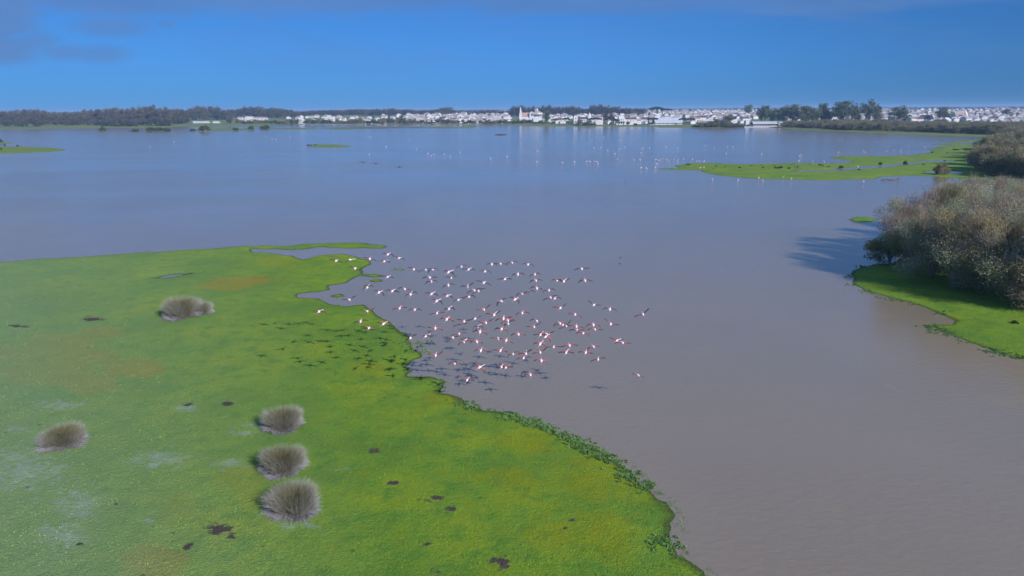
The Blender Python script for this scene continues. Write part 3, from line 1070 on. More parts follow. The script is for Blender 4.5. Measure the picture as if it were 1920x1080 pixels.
def church():
    P = place(998, 229)
    D = P[1]
    s = D / F0           # metres per photo pixel there
    root = obj('church', None, None, (P[0], P[1], P[2]))
    tag(root, 'white pilgrimage church with a spire, pinkish tiled nave roof and domed lantern', 'church')
    z0 = P[2]

    def zz(y):
        return at_depth(998, y, D)[2] - z0

    def xx(px):
        return (px - 998) * s
    b = MB()
    # nave, aisle, transept, stepped blocks below the lantern
    b.gable_wall(xx(979), xx(993), 4, 18, -1, zz(218.5), zz(211.5) - zz(218.5))
    b.box(xx(975), xx(1000), -1, 4, -1, zz(221.5))
    b.box(xx(999.4), xx(1008), -3, 5, -1, zz(221))
    b.box(xx(993), xx(1001), 1.5, 16, -1, zz(211.3))
    b.box(xx(1001.2), xx(1018), 3, 20, -1, zz(214.5))
    b.box(xx(1018.2), xx(1022), 1, 14, -1, zz(213.5))
    b.ring([(xx(1015) - xx(1000), zz(214.5)), (xx(1015) - xx(1000), zz(211.5))], xx(1007.5), 11, 8)
    obj('wall', b.mesh('wall', [M['white_wall']]), root).scale = (1, 1, 1)
    # belfry
    t = MB()
    r0 = (xx(978.8) - xx(974.2)) / 2
    cx = xx(976.5)
    t.box(cx - r0, cx + r0, 2, 2 + 2 * r0, -1, zz(212.5))
    t.ring([(r0 * 1.15, zz(212.5)), (r0 * 0.95, zz(209.5)), (r0 * 0.75, zz(207.0))], cx, 2 + r0, 8, rot=math.pi / 8)
    t.ring([(r0 * 0.8, zz(207.0)), (r0 * 0.4, zz(203.0)), (0.12, zz(200.2))], cx, 2 + r0, 8, rot=math.pi / 8)
    obj('bell_tower', t.mesh('bell_tower', [M['white_wall']]), root)
    rf = MB()
    rf.gable(xx(975), xx(993), 4, 18, zz(218.5), zz(211.5) - zz(218.5), 0.6, th=0.4)
    obj('roof', rf.mesh('roof', [M['pink_roof']]), root)
    dm = MB()
    dm.ring([((xx(1016) - xx(1000)) / 2 + 0.8, zz(211.4)), ((xx(1016) - xx(1000)) * 0.36, zz(209.6)), (2.2, zz(207.6))], xx(1007.2), 11, 8)
    obj('dome_roof', dm.mesh('dome_roof', [M['pink_roof']]), root)
    ln = MB()
    ln.ring([(1.9, zz(207.7)), (1.9, zz(205.4)), (2.2, zz(205.2)), (1.4, zz(204.2)), (0.3, zz(203.0)), (0.1, zz(201.8))], xx(1007), 11, 8)
    ln.box(xx(1003.3), xx(1004.3), 8, 9, zz(208.5), zz(204.0))
    obj('lantern', ln.mesh('lantern', [M['white_wall']]), root)
    pd = MB()
    xa, xb = xx(992.8), xx(1001.2)
    xm = (xa + xb) / 2
    zt, zp = zz(211.3), zz(208.8)
    pd.add([(xa, 1.1, zt), (xb, 1.1, zt), (xm, 1.1, zp), (xa, 1.5, zt), (xb, 1.5, zt), (xm, 1.5, zp)], [(0, 1, 2), (3, 5, 4), (0, 3, 4, 1), (1, 4, 5, 2), (2, 5, 3, 0)])
    obj('pediment', pd.mesh('pediment', [M['white_wall']]), root)
    add_windows(root, [(xx(997), 1.45, zz(215.5), 0)], 2.2, 2.4)
    add_windows(root, [(xx(p), -1.05, zz(225), 0) for p in (978, 983, 988, 993)], 0.9, 1.2)
    add_windows(root, [(xx(p), 2.95, zz(218.5), 0) for p in (1010, 1014)], 1.2, 1.6)
    return root


church()


def building(name, label, cat, px0, px1, ybase, parts, wins, depth=10.0):
    """parts: (name, material, [(x0px, x1px, y0m, y1m, ytop px, roof px or None)])"""
    pm = (px0 + px1) / 2
    P = place(pm, ybase)
    D = P[1]
    s = D / F0
    root = obj(name, None, None, tuple(P))
    tag(root, label, cat)
    zz = lambda y: at_depth(pm, y, D)[2] - P[2]
    xx = lambda p: (p - pm) * s
    for nm, m, fn in parts:
        b = MB()
        fn(b, xx, zz)
        obj(nm, b.mesh(nm, [M[m]]), root)
    for (p, y, yy, sx, sz) in wins:
        add_windows(root, [(xx(p), yy, zz(y), 0)], sx, sz)
    return root


# twin-towered white building
building('twin_towered_building', 'large white lakeside building with two corner towers and a shallow dome', 'building', 1076, 1112, 234.6, [
    ('wall', 'white_wall', lambda b, x, z: (b.box(x(1083.2), x(1101.8), 0, 14, -1, z(222.5)), b.box(x(1108.3), x(1130), 2, 14, -1, z(220.5)))),
    ('tower', 'white_wall', lambda b, x, z: (b.box(x(1076), x(1083), -1, 6, -1, z(217.5)), b.ring([(3.8, z(217.4)), (3.9, z(217.0))], x(1079.5), 2.5, 4, rot=math.pi / 4))),
    ('tower', 'white_wall', lambda b, x, z: (b.box(x(1102), x(1108), -1, 5, -1, z(217)), b.ring([(2.4, z(217)), (2.0, z(214.5)), (0.9, z(213)), (0.1, z(210.8))], x(1105), 2, 8))),
    ('roof', 'dark_roof', lambda b, x, z: b.gable(x(1083.4), x(1101.6), -0.6, 14, z(222.4), z(219.6) - z(222.4), 0.5)),
    ('dome', 'white_wall', lambda b, x, z: b.ring([(6.4, z(220.5)), (6.2, z(218.6)), (4.6, z(217.0)), (1.5, z(215.9)), (0.1, z(215.6))], x(1092), 15.2, 12)),
], [(p, yy, -0.05, 1.0, 1.3) for p in (1085.5, 1089, 1092.5, 1096, 1099.5) for yy in (226, 230.5)] + [(1079.5, 222, -1.05, 1.0, 1.5), (1079.5, 228, -1.05, 1.0, 1.5)])
# long shed
building('long_shed', 'long low lakeside hall with a pale grey sloping sheet roof', 'shed', 1230, 1280, 234.2, [
    ('wall', 'white_wall', lambda b, x, z: b.box(x(1230), x(1279), 0, 26, -1, z(230.2))),
    ('roof', 'sheet_roof', lambda b, x, z: b.gable(x(1229), x(1280), 0.2, 25.8, z(229.8), z(221.0) - z(229.8), 1.6, th=0.5)),
    ('boundary_wall', 'white_wall', lambda b, x, z: b.box(x(1216), x(1262), -14, -13.4, -1, z(232.6))),
], [(p, 231.6, -0.05, 2.2, 0.8) for p in (1236, 1244, 1252, 1260, 1268)])
# white house with balcony fronts left of the shed
building('balcony_house', 'white lakeside house with a gallery of dark arches and a red-edged roof', 'house', 1160, 1182, 234.8, [
    ('wall', 'white_wall', lambda b, x, z: (b.box(x(1156), x(1174), 0, 12, -1, z(224)), b.box(x(1174.3), x(1193), 1, 12, -1, z(223.5)), b.gable_wall(x(1160), x(1170), -1.2, 10, -1, z(220), z(217) - z(220)))),
    ('roof', 'dark_roof', lambda b, x, z: b.gable(x(1174.5), x(1193.3), 1, 12, z(223.4), z(220.4) - z(223.4), 0.5)),
    ('terrace', 'white_wall', lambda b, x, z: b.box(x(1160), x(1174), -4, -1.4, z(227.6), z(226.9))),
], [(p, 224.8, -1.25, 1.2, 1.2) for p in (1162, 1165, 1168)] + [(p, 230.8, -1.25, 1.6, 1.8) for p in (1161.5, 1165, 1168.5)] + [(p, 227, 0.95, 1.0, 1.2) for p in (1177, 1182, 1187)])
# waterside restaurant
building('waterside_restaurant', 'low grey waterside restaurant with a row of dark windows and white end block', 'restaurant', 1412, 1468, 238.3, [
    ('wall', 'grey_wall', lambda b, x, z: b.box(x(1413), x(1458), 0, 12, -1, z(232.4))),
    ('roof', 'sheet_roof', lambda b, x, z: b.gable(x(1412.5), x(1458.4), -0.8, 12.8, z(232.0), z(228.2) - z(232.0), 0.9)),
    ('end_block', 'white_wall', lambda b, x, z: (b.box(x(1458.8), x(1468), -1.5, 12, -1, z(228.6)), b.box(x(1468.2), x(1472), -1, 2, -1, z(236)))),
    ('upper_house', 'white_wall', lambda b, x, z: b.box(x(1405), x(1411), 14, 22, -1, z(226))),
    ('jetty', 'grey_wall', lambda b, x, z: b.box(x(1396), x(1412.4), -1, 8, -1, z(236.8))),
], [(p, 234.6, -0.05, 2.2, 1.1) for p in (1416, 1421, 1426, 1431, 1436, 1441, 1446, 1451, 1455.5)] + [(1463.5, 233.6, -1.55, 2.6, 2.2)])
# two house groups at the right with long red roofs
building('red_roofed_house', 'white house with a long dark red roof above the right shore bushes', 'house', 1730, 1752, 228.6, [
    ('wall', 'white_wall', lambda b, x, z: b.gable_wall(x(1730), x(1752), 0, 12, -1, z(222.2), z(215.6) - z(222.2))),
    ('roof', 'dark_roof', lambda b, x, z: b.gable(x(1730), x(1750), 0, 12, z(222.3), z(215.6) - z(222.3), 0.5)),
], [(p, 224.6, -0.05, 1.0, 1.0) for p in (1735, 1741)])
building('gabled_town_house', 'tall white town house with a steep white gable and a dark dormer', 'house', 1792, 1816, 227, [
    ('wall', 'white_wall', lambda b, x, z: b.gable_wall(x(1792), x(1814), 0, 14, -1, z(219.5), z(209.5) - z(219.5))),
    ('roof', 'roof', lambda b, x, z: b.gable(x(1792), x(1811), 0, 14, z(219.6), z(209.8) - z(219.6), 0.4)),
    ('gable_end', 'white_wall', lambda b, x, z: b.gable_wall(x(1811.2), x(1814.5), -0.3, 14.3, -1, z(218.6), z(208) - z(218.6))),
    ('dormer', 'dark_roof', lambda b, x, z: b.box(x(1799), x(1804), 0.8, 3, z(217.5), z(215.2))),
], [(p, 222, -0.05, 1.2, 1.3) for p in (1797, 1806)])
# light tent-like stables by the left wood
for k, (a, b_) in enumerate(((362, 391), (399, 410))):
    building('stable', ('long low white stable at the foot of the left wood' if k == 0 else 'short low white stable beside the longer one at the left wood'), 'stable', a, b_, 231.4, [
        ('wall', 'white_wall', lambda b, x, z, a=a, b_=b_: b.box(x(a), x(b_), 0, 8, -1, z(228.8))),
        ('roof', 'sheet_roof', lambda b, x, z, a=a, b_=b_: b.gable(x(a), x(b_), 0, 8, z(228.7), z(227.2) - z(228.7), 0.4)),
    ], [])
building('estate_house', 'long white estate house with raised centre at the left end of the town', 'house', 449, 500, 226.6, [
    ('wall', 'white_wall', lambda b, x, z: b.box(x(449), x(500), 0, 10, -1, z(221.5))),
    ('centre', 'white_wall', lambda b, x, z: b.box(x(464), x(474), -1, 9.5, -1, z(218.5))),
    ('roof', 'roof', lambda b, x, z: b.gable(x(474.2), x(500), 0.2, 10, z(221.4), z(219.4) - z(221.4), 0.4)),
], [(p, 223.8, -0.05, 1.4, 1.4) for p in (453, 459, 479, 485, 491, 497)])
# masts behind the town
for px, yt, lab in ((860, 196.5, 'thin lattice mast behind the town, the shorter of two'), (871.5, 194.5, 'thin lattice mast behind the town, the taller of two')):
    P = place(px, 215)
    h = at_depth(px, yt, P[1])[2] - P[2]
    b = MB()
    for sx, sy in ((-1, -1), (1, -1), (0, 1)):
        b.tube([(sx * 1.2, sy * 1.2, -0.5), (sx * 0.3, sy * 0.3, h)], [0.22, 0.14], 5)
    for k in range(12):
        t = k / 12
        w = 1.2 - 0.9 * t
        b.box(-w, w, -w - 0.08, -w + 0.08, h * t, h * t + 0.2)
    root = obj('lattice_mast', b.mesh('lattice_mast', [M['steel']]), None, tuple(P))
    tag(root, lab, 'mast')
    a = MB()
    a.box(-2.2, 2.2, -0.15, 0.15, h * 0.93, h * 0.93 + 0.4)
    obj('crossarm', a.mesh('crossarm', [M['steel']]), root)

# ================================================================ TREES OF THE FAR SHORE
tr = random.Random(5)
PROF = [(-60, 210), (0, 210), (25, 207), (40, 206), (68, 204), (85, 208), (112, 209), (130, 211), (150, 209), (165, 205), (185, 206), (200, 203), (222, 202), (245, 203), (262, 203), (275, 199), (290, 199), (300, 203), (330, 203), (345, 206), (357, 205), (368, 198), (385, 200), (400, 199), (415, 201), (428, 206), (445, 203), (460, 200), (470, 204), (480, 197), (495, 204), (515, 200), (530, 202), (545, 206),
        (560, 209), (580, 208), (600, 206), (640, 206), (665, 203.5), (690, 204.5), (712, 205), (735, 202.5), (755, 205), (785, 206), (815, 205), (830, 201), (845, 201), (850, 206), (880, 207), (918, 205), (925, 206), (955, 208)]
PX, PY = [a for a, b in PROF], [b for a, b in PROF]


def top_at(px):
    return float(np.interp(px, PX, PY))


px = -55
n = 0
while px < 560:
    yt = top_at(px) + tr.uniform(-0.3, 2.0)
    yb = 232 + tr.uniform(-2, 1.5) - (6 if 350 < px < 425 else (10 if px >= 425 else 0))
    w = tr.uniform(18, 32)
    nm = 'beyond the green shore strip at the far left' if px < 200 else ('in the taller middle of the left wood' if px < 420 else 'behind the white estate house')
    plant_px('wood', px, yb, yt, w, 'tall dark bare-looking woodland tree %s' % nm, 'tree', 'trees of the left wood')
    px += tr.uniform(6, 10)
px = -50
while px < 440:
    if 350 < px < 425:
        px += 9
        continue
    yb = (237.5 if px < 75 else 235.3) + tr.uniform(-0.8, 0.8) - (2.5 if px > 330 else 0)
    nm = 'at the water edge on the far left' if px < 75 else ('in front of the left wood' if px < 330 else 'near the white stables')
    plant_px('wood', px, yb, yb - tr.uniform(10, 22), tr.uniform(14, 24), 'lower dark tree %s' % nm, 'tree', 'lower trees fronting the left wood')
    px += tr.uniform(8, 13)
# dark wide oak in the left wood and low bush mounds in front of it
plant_px('pine', 217, 233, 216.5, 24, 'wide dark evergreen oak standing out in front of the left wood', 'tree')
for k, (a, w) in enumerate(((203, 26), (225, 30), (246, 22), (300, 16), (312, 12))):
    plant_px('bush', a, 237 - (1 if a > 260 else 0), 228.5, w, 'low dark bush mound on the shore before the left wood, %s' % ['leftmost of five', 'largest of five', 'third of five', 'fourth of five', 'rightmost of five'][k], 'bush', 'bush mounds before the left wood')
# row behind the town, left half
px = 560
while px < 960:
    yt = top_at(px) + tr.uniform(-0.3, 1.5)
    nm = 'above the left part of the town' if px < 760 else 'above the rooftops left of the church'
    plant_px('wood', px, 217 + tr.uniform(-1, 1), yt, tr.uniform(18, 28), 'dark tree in the long row %s' % nm, 'tree', 'dark trees behind the town')
    px += tr.uniform(7, 11)
# tall group round and right of the church
for k, (px, yt, w) in enumerate([(962, 201, 16), (968, 199, 15), (974, 197.5, 13), (980, 200, 13), (990, 201, 13), (998, 199, 13), (1004, 201, 11), (1013, 201, 12), (1021, 198, 14), (1028, 197, 14), (1036, 201, 14), (1046, 200, 15), (1055, 201, 14), (1064, 199.5, 16), (1073, 198.5, 16),
                                 (1082, 200, 14), (1090, 204, 12), (1098, 204, 12), (1106, 202, 12), (1114, 197, 16), (1121, 196, 17), (1129, 200, 16), (1140, 199, 17), (1150, 200, 17), (1160, 201, 15), (1172, 203, 14), (1183, 203, 15), (1196, 202, 16), (1206, 204, 12)]):
    nm = 'behind the church' if px < 1025 else ('between the church and the twin towers' if px < 1090 else 'behind the houses right of the twin towers')
    plant_px('wood', px, 219, yt, w * 1.35, 'tall dark tree rising %s' % nm, 'tree', 'tall trees behind the church and towers')
SINGLES = [
    ('pine', 1230, 218, 200, 20, 'large round dark tree above the rooftops behind the long shed', 'tree'),
    ('pine', 1249, 218, 203, 16, 'smaller round dark tree right of the largest one behind the long shed', 'tree'),
    ('gum', 1403, 218, 197.5, 15, 'lone dark tree on the skyline above the restaurant', 'tree'),
    ('gum', 1025, 232.5, 209, 15, 'tall green tree at the waterfront right of the church', 'tree'),
    ('pine', 1040, 232.5, 223, 11, 'small round pine on the shore right of the church', 'tree'),
    ('pine', 1062, 233, 220.5, 13, 'rounded pine beside the grey facade on the shore', 'tree'),
    ('wood', 1087, 235, 223, 11, 'bare rounded tree before the twin-towered building', 'tree'),
    ('pine', 1115, 235, 220, 23, 'widest umbrella pine on the town waterfront', 'tree'),
    ('wood', 1136, 233, 212, 14, 'tall dark tree at the waterfront right of the widest umbrella pine', 'tree'),
    ('wood', 1146, 233, 211, 12, 'slender dark tree beside the waterfront umbrella pines', 'tree'),
    ('pine', 1154, 235, 223, 13, 'neat umbrella pine in front of the balcony house', 'tree'),
    ('wood', 1177, 235, 227.5, 8, 'small bare tree before the balcony house', 'tree'),
    ('bush', 1191, 235.5, 230.5, 8, 'clipped dark bush before the white waterfront houses', 'bush'),
    ('pine', 1223, 235, 220, 17, 'umbrella pine at the left end of the long shed', 'tree'),
    ('pine', 1281, 234.5, 221, 14, 'umbrella pine at the right end of the long shed, left of a pair', 'tree'),
    ('pine', 1294, 234.5, 221, 14, 'umbrella pine at the right end of the long shed, right of a pair', 'tree'),
    ('gum', 1368, 233, 215, 18, 'grey-green tree above the shore bushes left of the restaurant', 'tree'),
    ('gum', 1428, 231, 200.5, 16, 'dark slim eucalyptus at the left end of the tall group behind the restaurant', 'tree'),
    ('gum', 1434, 231, 197, 15, 'dark eucalyptus, second from the left in the tall group behind the restaurant', 'tree'),
    ('gum', 1449, 232, 203, 20, 'broad eucalyptus directly behind the restaurant end block', 'tree'),
    ('gum', 1469, 233, 197.5, 26, 'big green eucalyptus right of the restaurant', 'tree'),
    ('gum', 1487, 233.5, 197.5, 22, 'green eucalyptus with a flat-topped crown right of the restaurant', 'tree'),
    ('gum', 1510, 234, 197.5, 32, 'broadest green eucalyptus of the tall group', 'tree'),
    ('gum', 1525, 234, 203, 22, 'lower eucalyptus filling the middle of the tall group', 'tree'),
    ('gum', 1539, 233.5, 192.5, 20, 'slim high eucalyptus in the middle of the tall group', 'tree'),
    ('gum', 1551, 233.5, 206, 18, 'low eucalyptus between two high ones of the tall group', 'tree'),
    ('gum', 1577, 234, 191.5, 34, 'massive round-headed eucalyptus right of the middle of the tall group', 'tree'),
    ('gum', 1598, 234, 197, 20, 'leaning eucalyptus at the right shoulder of the massive one', 'tree'),
    ('gum', 1606, 232, 206, 16, 'low eucalyptus at the right end of the tall group', 'tree'),
    ('gum', 1629, 232.5, 190, 26, 'highest eucalyptus, standing apart right of the tall group', 'tree'),
    ('gum', 1643, 232.5, 205, 16, 'low eucalyptus leaning on the highest one', 'tree'),
    ('gum', 1684, 230.5, 200.5, 28, 'dark round eucalyptus alone among white houses', 'tree'),
    ('gum', 1699, 230.5, 214, 16, 'low dark tree at the foot of the lone round eucalyptus', 'tree'),
    ('gum', 1766, 229, 202, 20, 'dark eucalyptus right of the red-roofed house', 'tree'),
    ('gum', 1777, 229, 212, 12, 'small dark tree beside the eucalyptus by the red-roofed house', 'tree'),
    ('gum', 1886, 219, 205, 14, 'dark tree on the skyline near the right edge', 'tree'),
    ('bush', 1909, 246, 227, 26, 'dark green bush at the right edge above the thicket', 'bush'),
]
for kd, a, yb, yt, w, lab, cat in SINGLES:
    w *= {'gum': 1.38, 'pine': 1.22}.get(kd, 1.15)
    plant_px(kd, a, yb, yt, w, lab, cat)
# bushes on the shore left of the restaurant
for k, (a, yt, w, kd) in enumerate(((1318, 229, 22, 'thicket'), (1334, 227, 24, 'thicket'), (1349, 224, 26, 'thicket'), (1364, 227, 22, 'thicket'), (1376, 230, 20, 'thicket'), (1304, 233, 14, 'reed'), (1389, 232.5, 14, 'reed'))):
    plant_px(kd, a, 238.6, yt, w, 'brown-grey shore bush left of the restaurant, %s' % ['second from the left', 'third from the left', 'the tallest', 'just right of the tallest', 'third from the right end', 'low one at the left end', 'low one at the right end'][k], 'bush', 'shore bushes left of the restaurant')
for k, (a, yt, w) in enumerate(((1100, 229, 18), (1112, 230.5, 14), (1083, 231.5, 13))):
    plant_px('reed', a, 236, yt, w, 'yellow-green shrub on the shore before the twin towers, %s' % ['largest', 'rightmost', 'leftmost'][k], 'shrub', 'green shrubs before the twin towers')
# green belt in front of the town's left half
px = 446
while px < 1075:
    yt = 231.6 - tr.uniform(3.5, 9.5) - (2 if 660 < px < 760 else 0)
    if 1000 < px:
        yt += 2.0
    nm = 'left of the tent-like halls' if px < 600 else ('below the row of houses left of the church' if px < 800 else ('at the waterline left of the church' if px < 960 else 'at the foot of the church'))
    plant_px(tr.choice(['thicket', 'bush', 'wood', 'thicket']), px, 231.8 + tr.uniform(-0.8, 0.7), yt, tr.uniform(7, 14), 'small grey-green waterfront tree %s' % nm, 'tree', 'waterfront trees of the town', name='waterfront_tree')
    px += tr.uniform(4.5, 8)
# trees scattered between the houses
for k in range(90):
    px = tr.uniform(700, 1960)
    yb = tr.uniform(214, 228)
    if any(a < px < b for a, b, c, d in BLOCK):
        continue
    plant_px(tr.choice(['gum', 'wood', 'pine']), px, yb, yb - tr.uniform(4, 7.5), tr.uniform(5, 10), 'small dark tree between white houses %s' % sector(px), 'tree', 'small trees among the houses')
# little shrubs and islets by the left shore
for k, (kd, a, yb, yt, w, lab) in enumerate([
    ('reed', 192, 245.6, 237, 12, 'rounded green shrub alone on the leftmost mud islet'),
    ('reed', 254, 246, 240.5, 14, 'low brownish shrub on the second mud islet from the left'),
    ('reed', 283, 246, 236.5, 22, 'left part of the long green shrub island, its leftmost shrub'),
    ('reed', 300, 246, 237, 20, 'middle shrub of the long green shrub island'),
    ('reed', 314, 245.5, 239, 14, 'right shrub of the long green shrub island'),
    ('reed', 361, 245.4, 240, 12, 'small shrub left of the round green one on the mud strip'),
    ('reed', 384, 246.6, 232.5, 22, 'large round green shrub on the mud strip off the left shore'),
    ('reed', 442, 244.6, 238, 12, 'low green shrub on the mud strip right of the large round one'),
    ('reed', 471, 243, 235, 12, 'small green shrub at the left of a pair on the mud strip'),
    ('reed', 497, 241.8, 233.5, 20, 'green shrub at the right of a pair on the mud strip'),
    ('bush', 578, 272.5, 269.5, 5, 'dark bush on the small grass island, leftmost of three'),
    ('bush', 583.5, 272.6, 270.3, 4, 'dark bush on the small grass island, middle of three'),
    ('bush', 592, 272.6, 269.3, 5.5, 'dark bush on the small grass island, rightmost of three'),
    ('bush', 33, 276, 270.5, 4, 'dark upright bush on the long spit at the left edge'),
    ('bush', 1, 267, 259, 8, 'dark bush at the very left edge of the lagoon'),
    ('bush', 9, 274, 269, 4, 'small bush on the upper left spit'),
    ('bush', 2, 281, 276, 5, 'small bush on the lower spit touching the left edge'),
]):
    plant_px(kd, a, yb, yt, w, lab, 'shrub')
# round shrubs on the green peninsula
PEN = [(505, 220, 40, 10), (745, 232, 20, 14), (820, 238, 10, 8), (945, 243, 30, 16), (1040, 230, 24, 12), (1068, 227, 16, 12), (1132, 225, 16, 12), (1145, 245, 26, 14), (1245, 230, 16, 12), (1265, 245, 60, 20), (1300, 240, 30, 24), (1365, 247, 24, 22),
       (1395, 222, 12, 10), (1420, 237, 14, 12), (1442, 237, 16, 22), (1548, 218, 16, 10), (1635, 220, 36, 18), (1660, 226, 20, 14), (1705, 237, 30, 14), (1815, 237, 40, 28), (725, 255, 10, 8), (1202, 258, 8, 10)]
PEN = [(1180 + a / 4.571, 260 + (b + h / 2) / 4.571, w / 4.571, h / 4.571) for a, b, w, h in PEN]
PEN += [(1440 + a / 4, 240 + (b + h / 2) / 4, w / 4, h / 4) for a, b, w, h in [(842, 262, 26, 26), (1028, 258, 36, 34), (1165, 270, 20, 14), (1228, 180, 16, 12), (1342, 187, 14, 10), (1410, 160, 60, 14), (1490, 160, 50, 14), (682, 308, 24, 16), (1325, 243, 16, 10)]]
PEN.sort()
for k, (a, b, w, h) in enumerate(PEN):
    sz = 'large' if w > 8 else ('small' if w < 4.5 else 'medium-sized')
    plant_px('bush', a, b, b - max(h, 3) * 1.0, w, '%s dark round shrub on the green peninsula, number %d counted from its left tip' % (sz, k + 1), 'shrub', 'dark shrubs dotted over the green peninsula')

plant_px('bush', 1903, 607, 598, 15, 'small dark round shrub alone on the grass of the right bank', 'shrub')
# far wood on the horizon, one mass
def far_wood():
    r = np.random.default_rng(77)
    parts = []
    for band, (D0, D1, h0, h1, n) in enumerate(((3300, 4300, 9, 15, 1500), (5200, 7500, 10, 15, 1300), (9500, 12500, 12, 20, 900))):
        az = r.uniform(-0.95, 0.95, n)
        D = r.uniform(D0, D1, n)
        X = az * D
        gap = fbm(X / 500, D / 500, 60 + band, 3)
        X, D = X[gap > -0.12], D[gap > -0.12]
        m = len(X)
        h = r.uniform(h0, h1, m) * (1 + 0.6 * fbm(X / 260, D / 260, 9, 2))
        k = 26
        w = r.uniform(12, 26, m) * (D / 4000)
        c = np.repeat(np.column_stack([X, D, np.full(m, 10.6)]), k, 0)
        hh = np.repeat(h, k)
        ww = np.repeat(w, k)
        d = rdir(m * k, r)
        d[:, 2] = np.abs(d[:, 2])
        q = r.uniform(0.5, 1, m * k)
        P = c + np.column_stack([d[:, 0] * ww * q, d[:, 1] * ww * q, d[:, 2] * hh * q * 0.8])
        s = r.uniform(0.18, 0.34, m * k) * hh * (1 + D.mean() / 12000)
        V, F = cards(P, rdir(m * k, r), s, s, 0.6, r)
        parts.append((V, F, np.clip(r.uniform(0, 1, m * k), 0, 1)))
    o = obj('far_wood', cards_mesh('far_wood', parts, M['wood_leaf']))
    tag(o, 'continuous dark line of woodland along the horizon', 'wood', kind='stuff')


far_wood()

# ================================================================ FOREGROUND: TUSSOCKS, GRASS, SHORE PLANTS
def tussock_proto(seed, R=2.1, Hh=1.5, lop=0.0):
    """clump of rush: arching blades from a dense heart, pale dead skirt round it"""
    r = np.random.default_rng(seed)

    def blades(n, rb, out0, out1, len0, len1, droop, wd, t0, t1, tilt=0.0):
        a = r.uniform(0, 2 * math.pi, n)
        a = a[(np.sin(a * 2 + seed * 1.7) + np.sin(a * 5 + seed)) * 0.30 + r.random(n) > -0.05 + 0.25 * (t0 > 0.17)]
        n = len(a)
        rb_ = rb * np.sqrt(r.random(n)) * (1 + 0.16 * np.sin(a * 3 + seed) + 0.08 * np.sin(a * 7 + seed * 3))
        base = np.column_stack([rb_ * np.cos(a), rb_ * np.sin(a), np.zeros(n)])
        a2 = a + r.normal(0, 0.35, n)
        o = r.uniform(out0, out1, n) * (0.25 + 0.75 * rb_ / rb)
        D0 = unit(np.column_stack([np.cos(a2) * o, np.sin(a2) * o, np.ones(n)]))
        L = r.uniform(len0, len1, n)
        S = unit(np.cross(D0, rdir(n, r)))
        pts = []
        P = base.copy()
        D = D0.copy()
        for k in range(4):
            pts.append(P.copy())
            P = P + D * (L / 3)[:, None]
            D = unit(D + np.column_stack([np.cos(a2), np.sin(a2), np.full(n, -droop)]) * 0.28)
        V = []
        for k, p in enumerate(pts):
            w = wd * (1 - 0.28 * k)
            V += [p - S * w / 2, p + S * w / 2]
        V = np.stack(V, 1).reshape(-1, 3)
        b = np.arange(n)[:, None] * 8
        F = np.concatenate([b + np.array([0, 1, 3, 2]), b + np.array([2, 3, 5, 4]), b + np.array([4, 5, 7, 6])])
        V[:, 2] = np.maximum(V[:, 2], 0.02)
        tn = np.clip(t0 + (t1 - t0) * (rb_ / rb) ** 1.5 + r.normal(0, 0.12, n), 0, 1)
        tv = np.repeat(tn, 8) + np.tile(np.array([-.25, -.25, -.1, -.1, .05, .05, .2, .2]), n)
        return V, F, np.clip(tv, 0, 1)
    V, F, T = blades(9000, R * 0.66, 0.1, 0.9, Hh * 0.7, Hh * 1.2, 0.6, 0.022, 0.15, 0.62)
    core = np_mesh('blades', V, [F], [M['rush']], attrs={'tone': T})
    V, F, T = blades(5200, R * 0.80, 0.9, 2.2, Hh * 0.4, Hh * 0.8, 1.3, 0.030, 0.2, 0.65)
    keep = np.ones(len(F), bool)
    skirt = np_mesh('dry_skirt', V, [F], [M['dry']], attrs={'tone': T})
    return core, skirt


TUS = [tussock_proto(1), tussock_proto(2), tussock_proto(3)]
TUSLIST = [(121, 832, 98, 0, 1.35, 'grey rush tussock standing alone at the left edge of the meadow'),
           (531, 800, 92, 1, 1.5, 'rush tussock at the top of the column of three in the meadow'),
           (531, 880, 104, 2, 1.5, 'rush tussock in the middle of the column of three, touching the lowest one'),
           (552, 955, 122, 0, 1.5, 'largest and lowest rush tussock of the column of three'),
           (342, 593, 84, 1, 1.7, 'wide grey rush clump, left one of the pair in the upper meadow'),
           (378, 588, 48, 2, 1.9, 'small dark olive rush clump joined to the right of the wide grey one')]
for px, py, wpx, v, hh, lab in TUSLIST:
    P = ground_pt(px, py, 0.35)
    depth = P[1] * math.cos(PITCH) + CAM_H * math.sin(PITCH)
    k = wpx * depth / F0 / 5.6
    o = obj('rush_tussock', None, None, (P[0], P[1], gz(P[0], P[1]) - 0.03), v * 2.1 + px, (k, k, k * hh / 1.0))
    tag(o, lab, 'tussock', 'rush tussocks on the meadow')
    obj('blades', TUS[v][0], o)
    obj('dry_skirt', TUS[v][1], o)


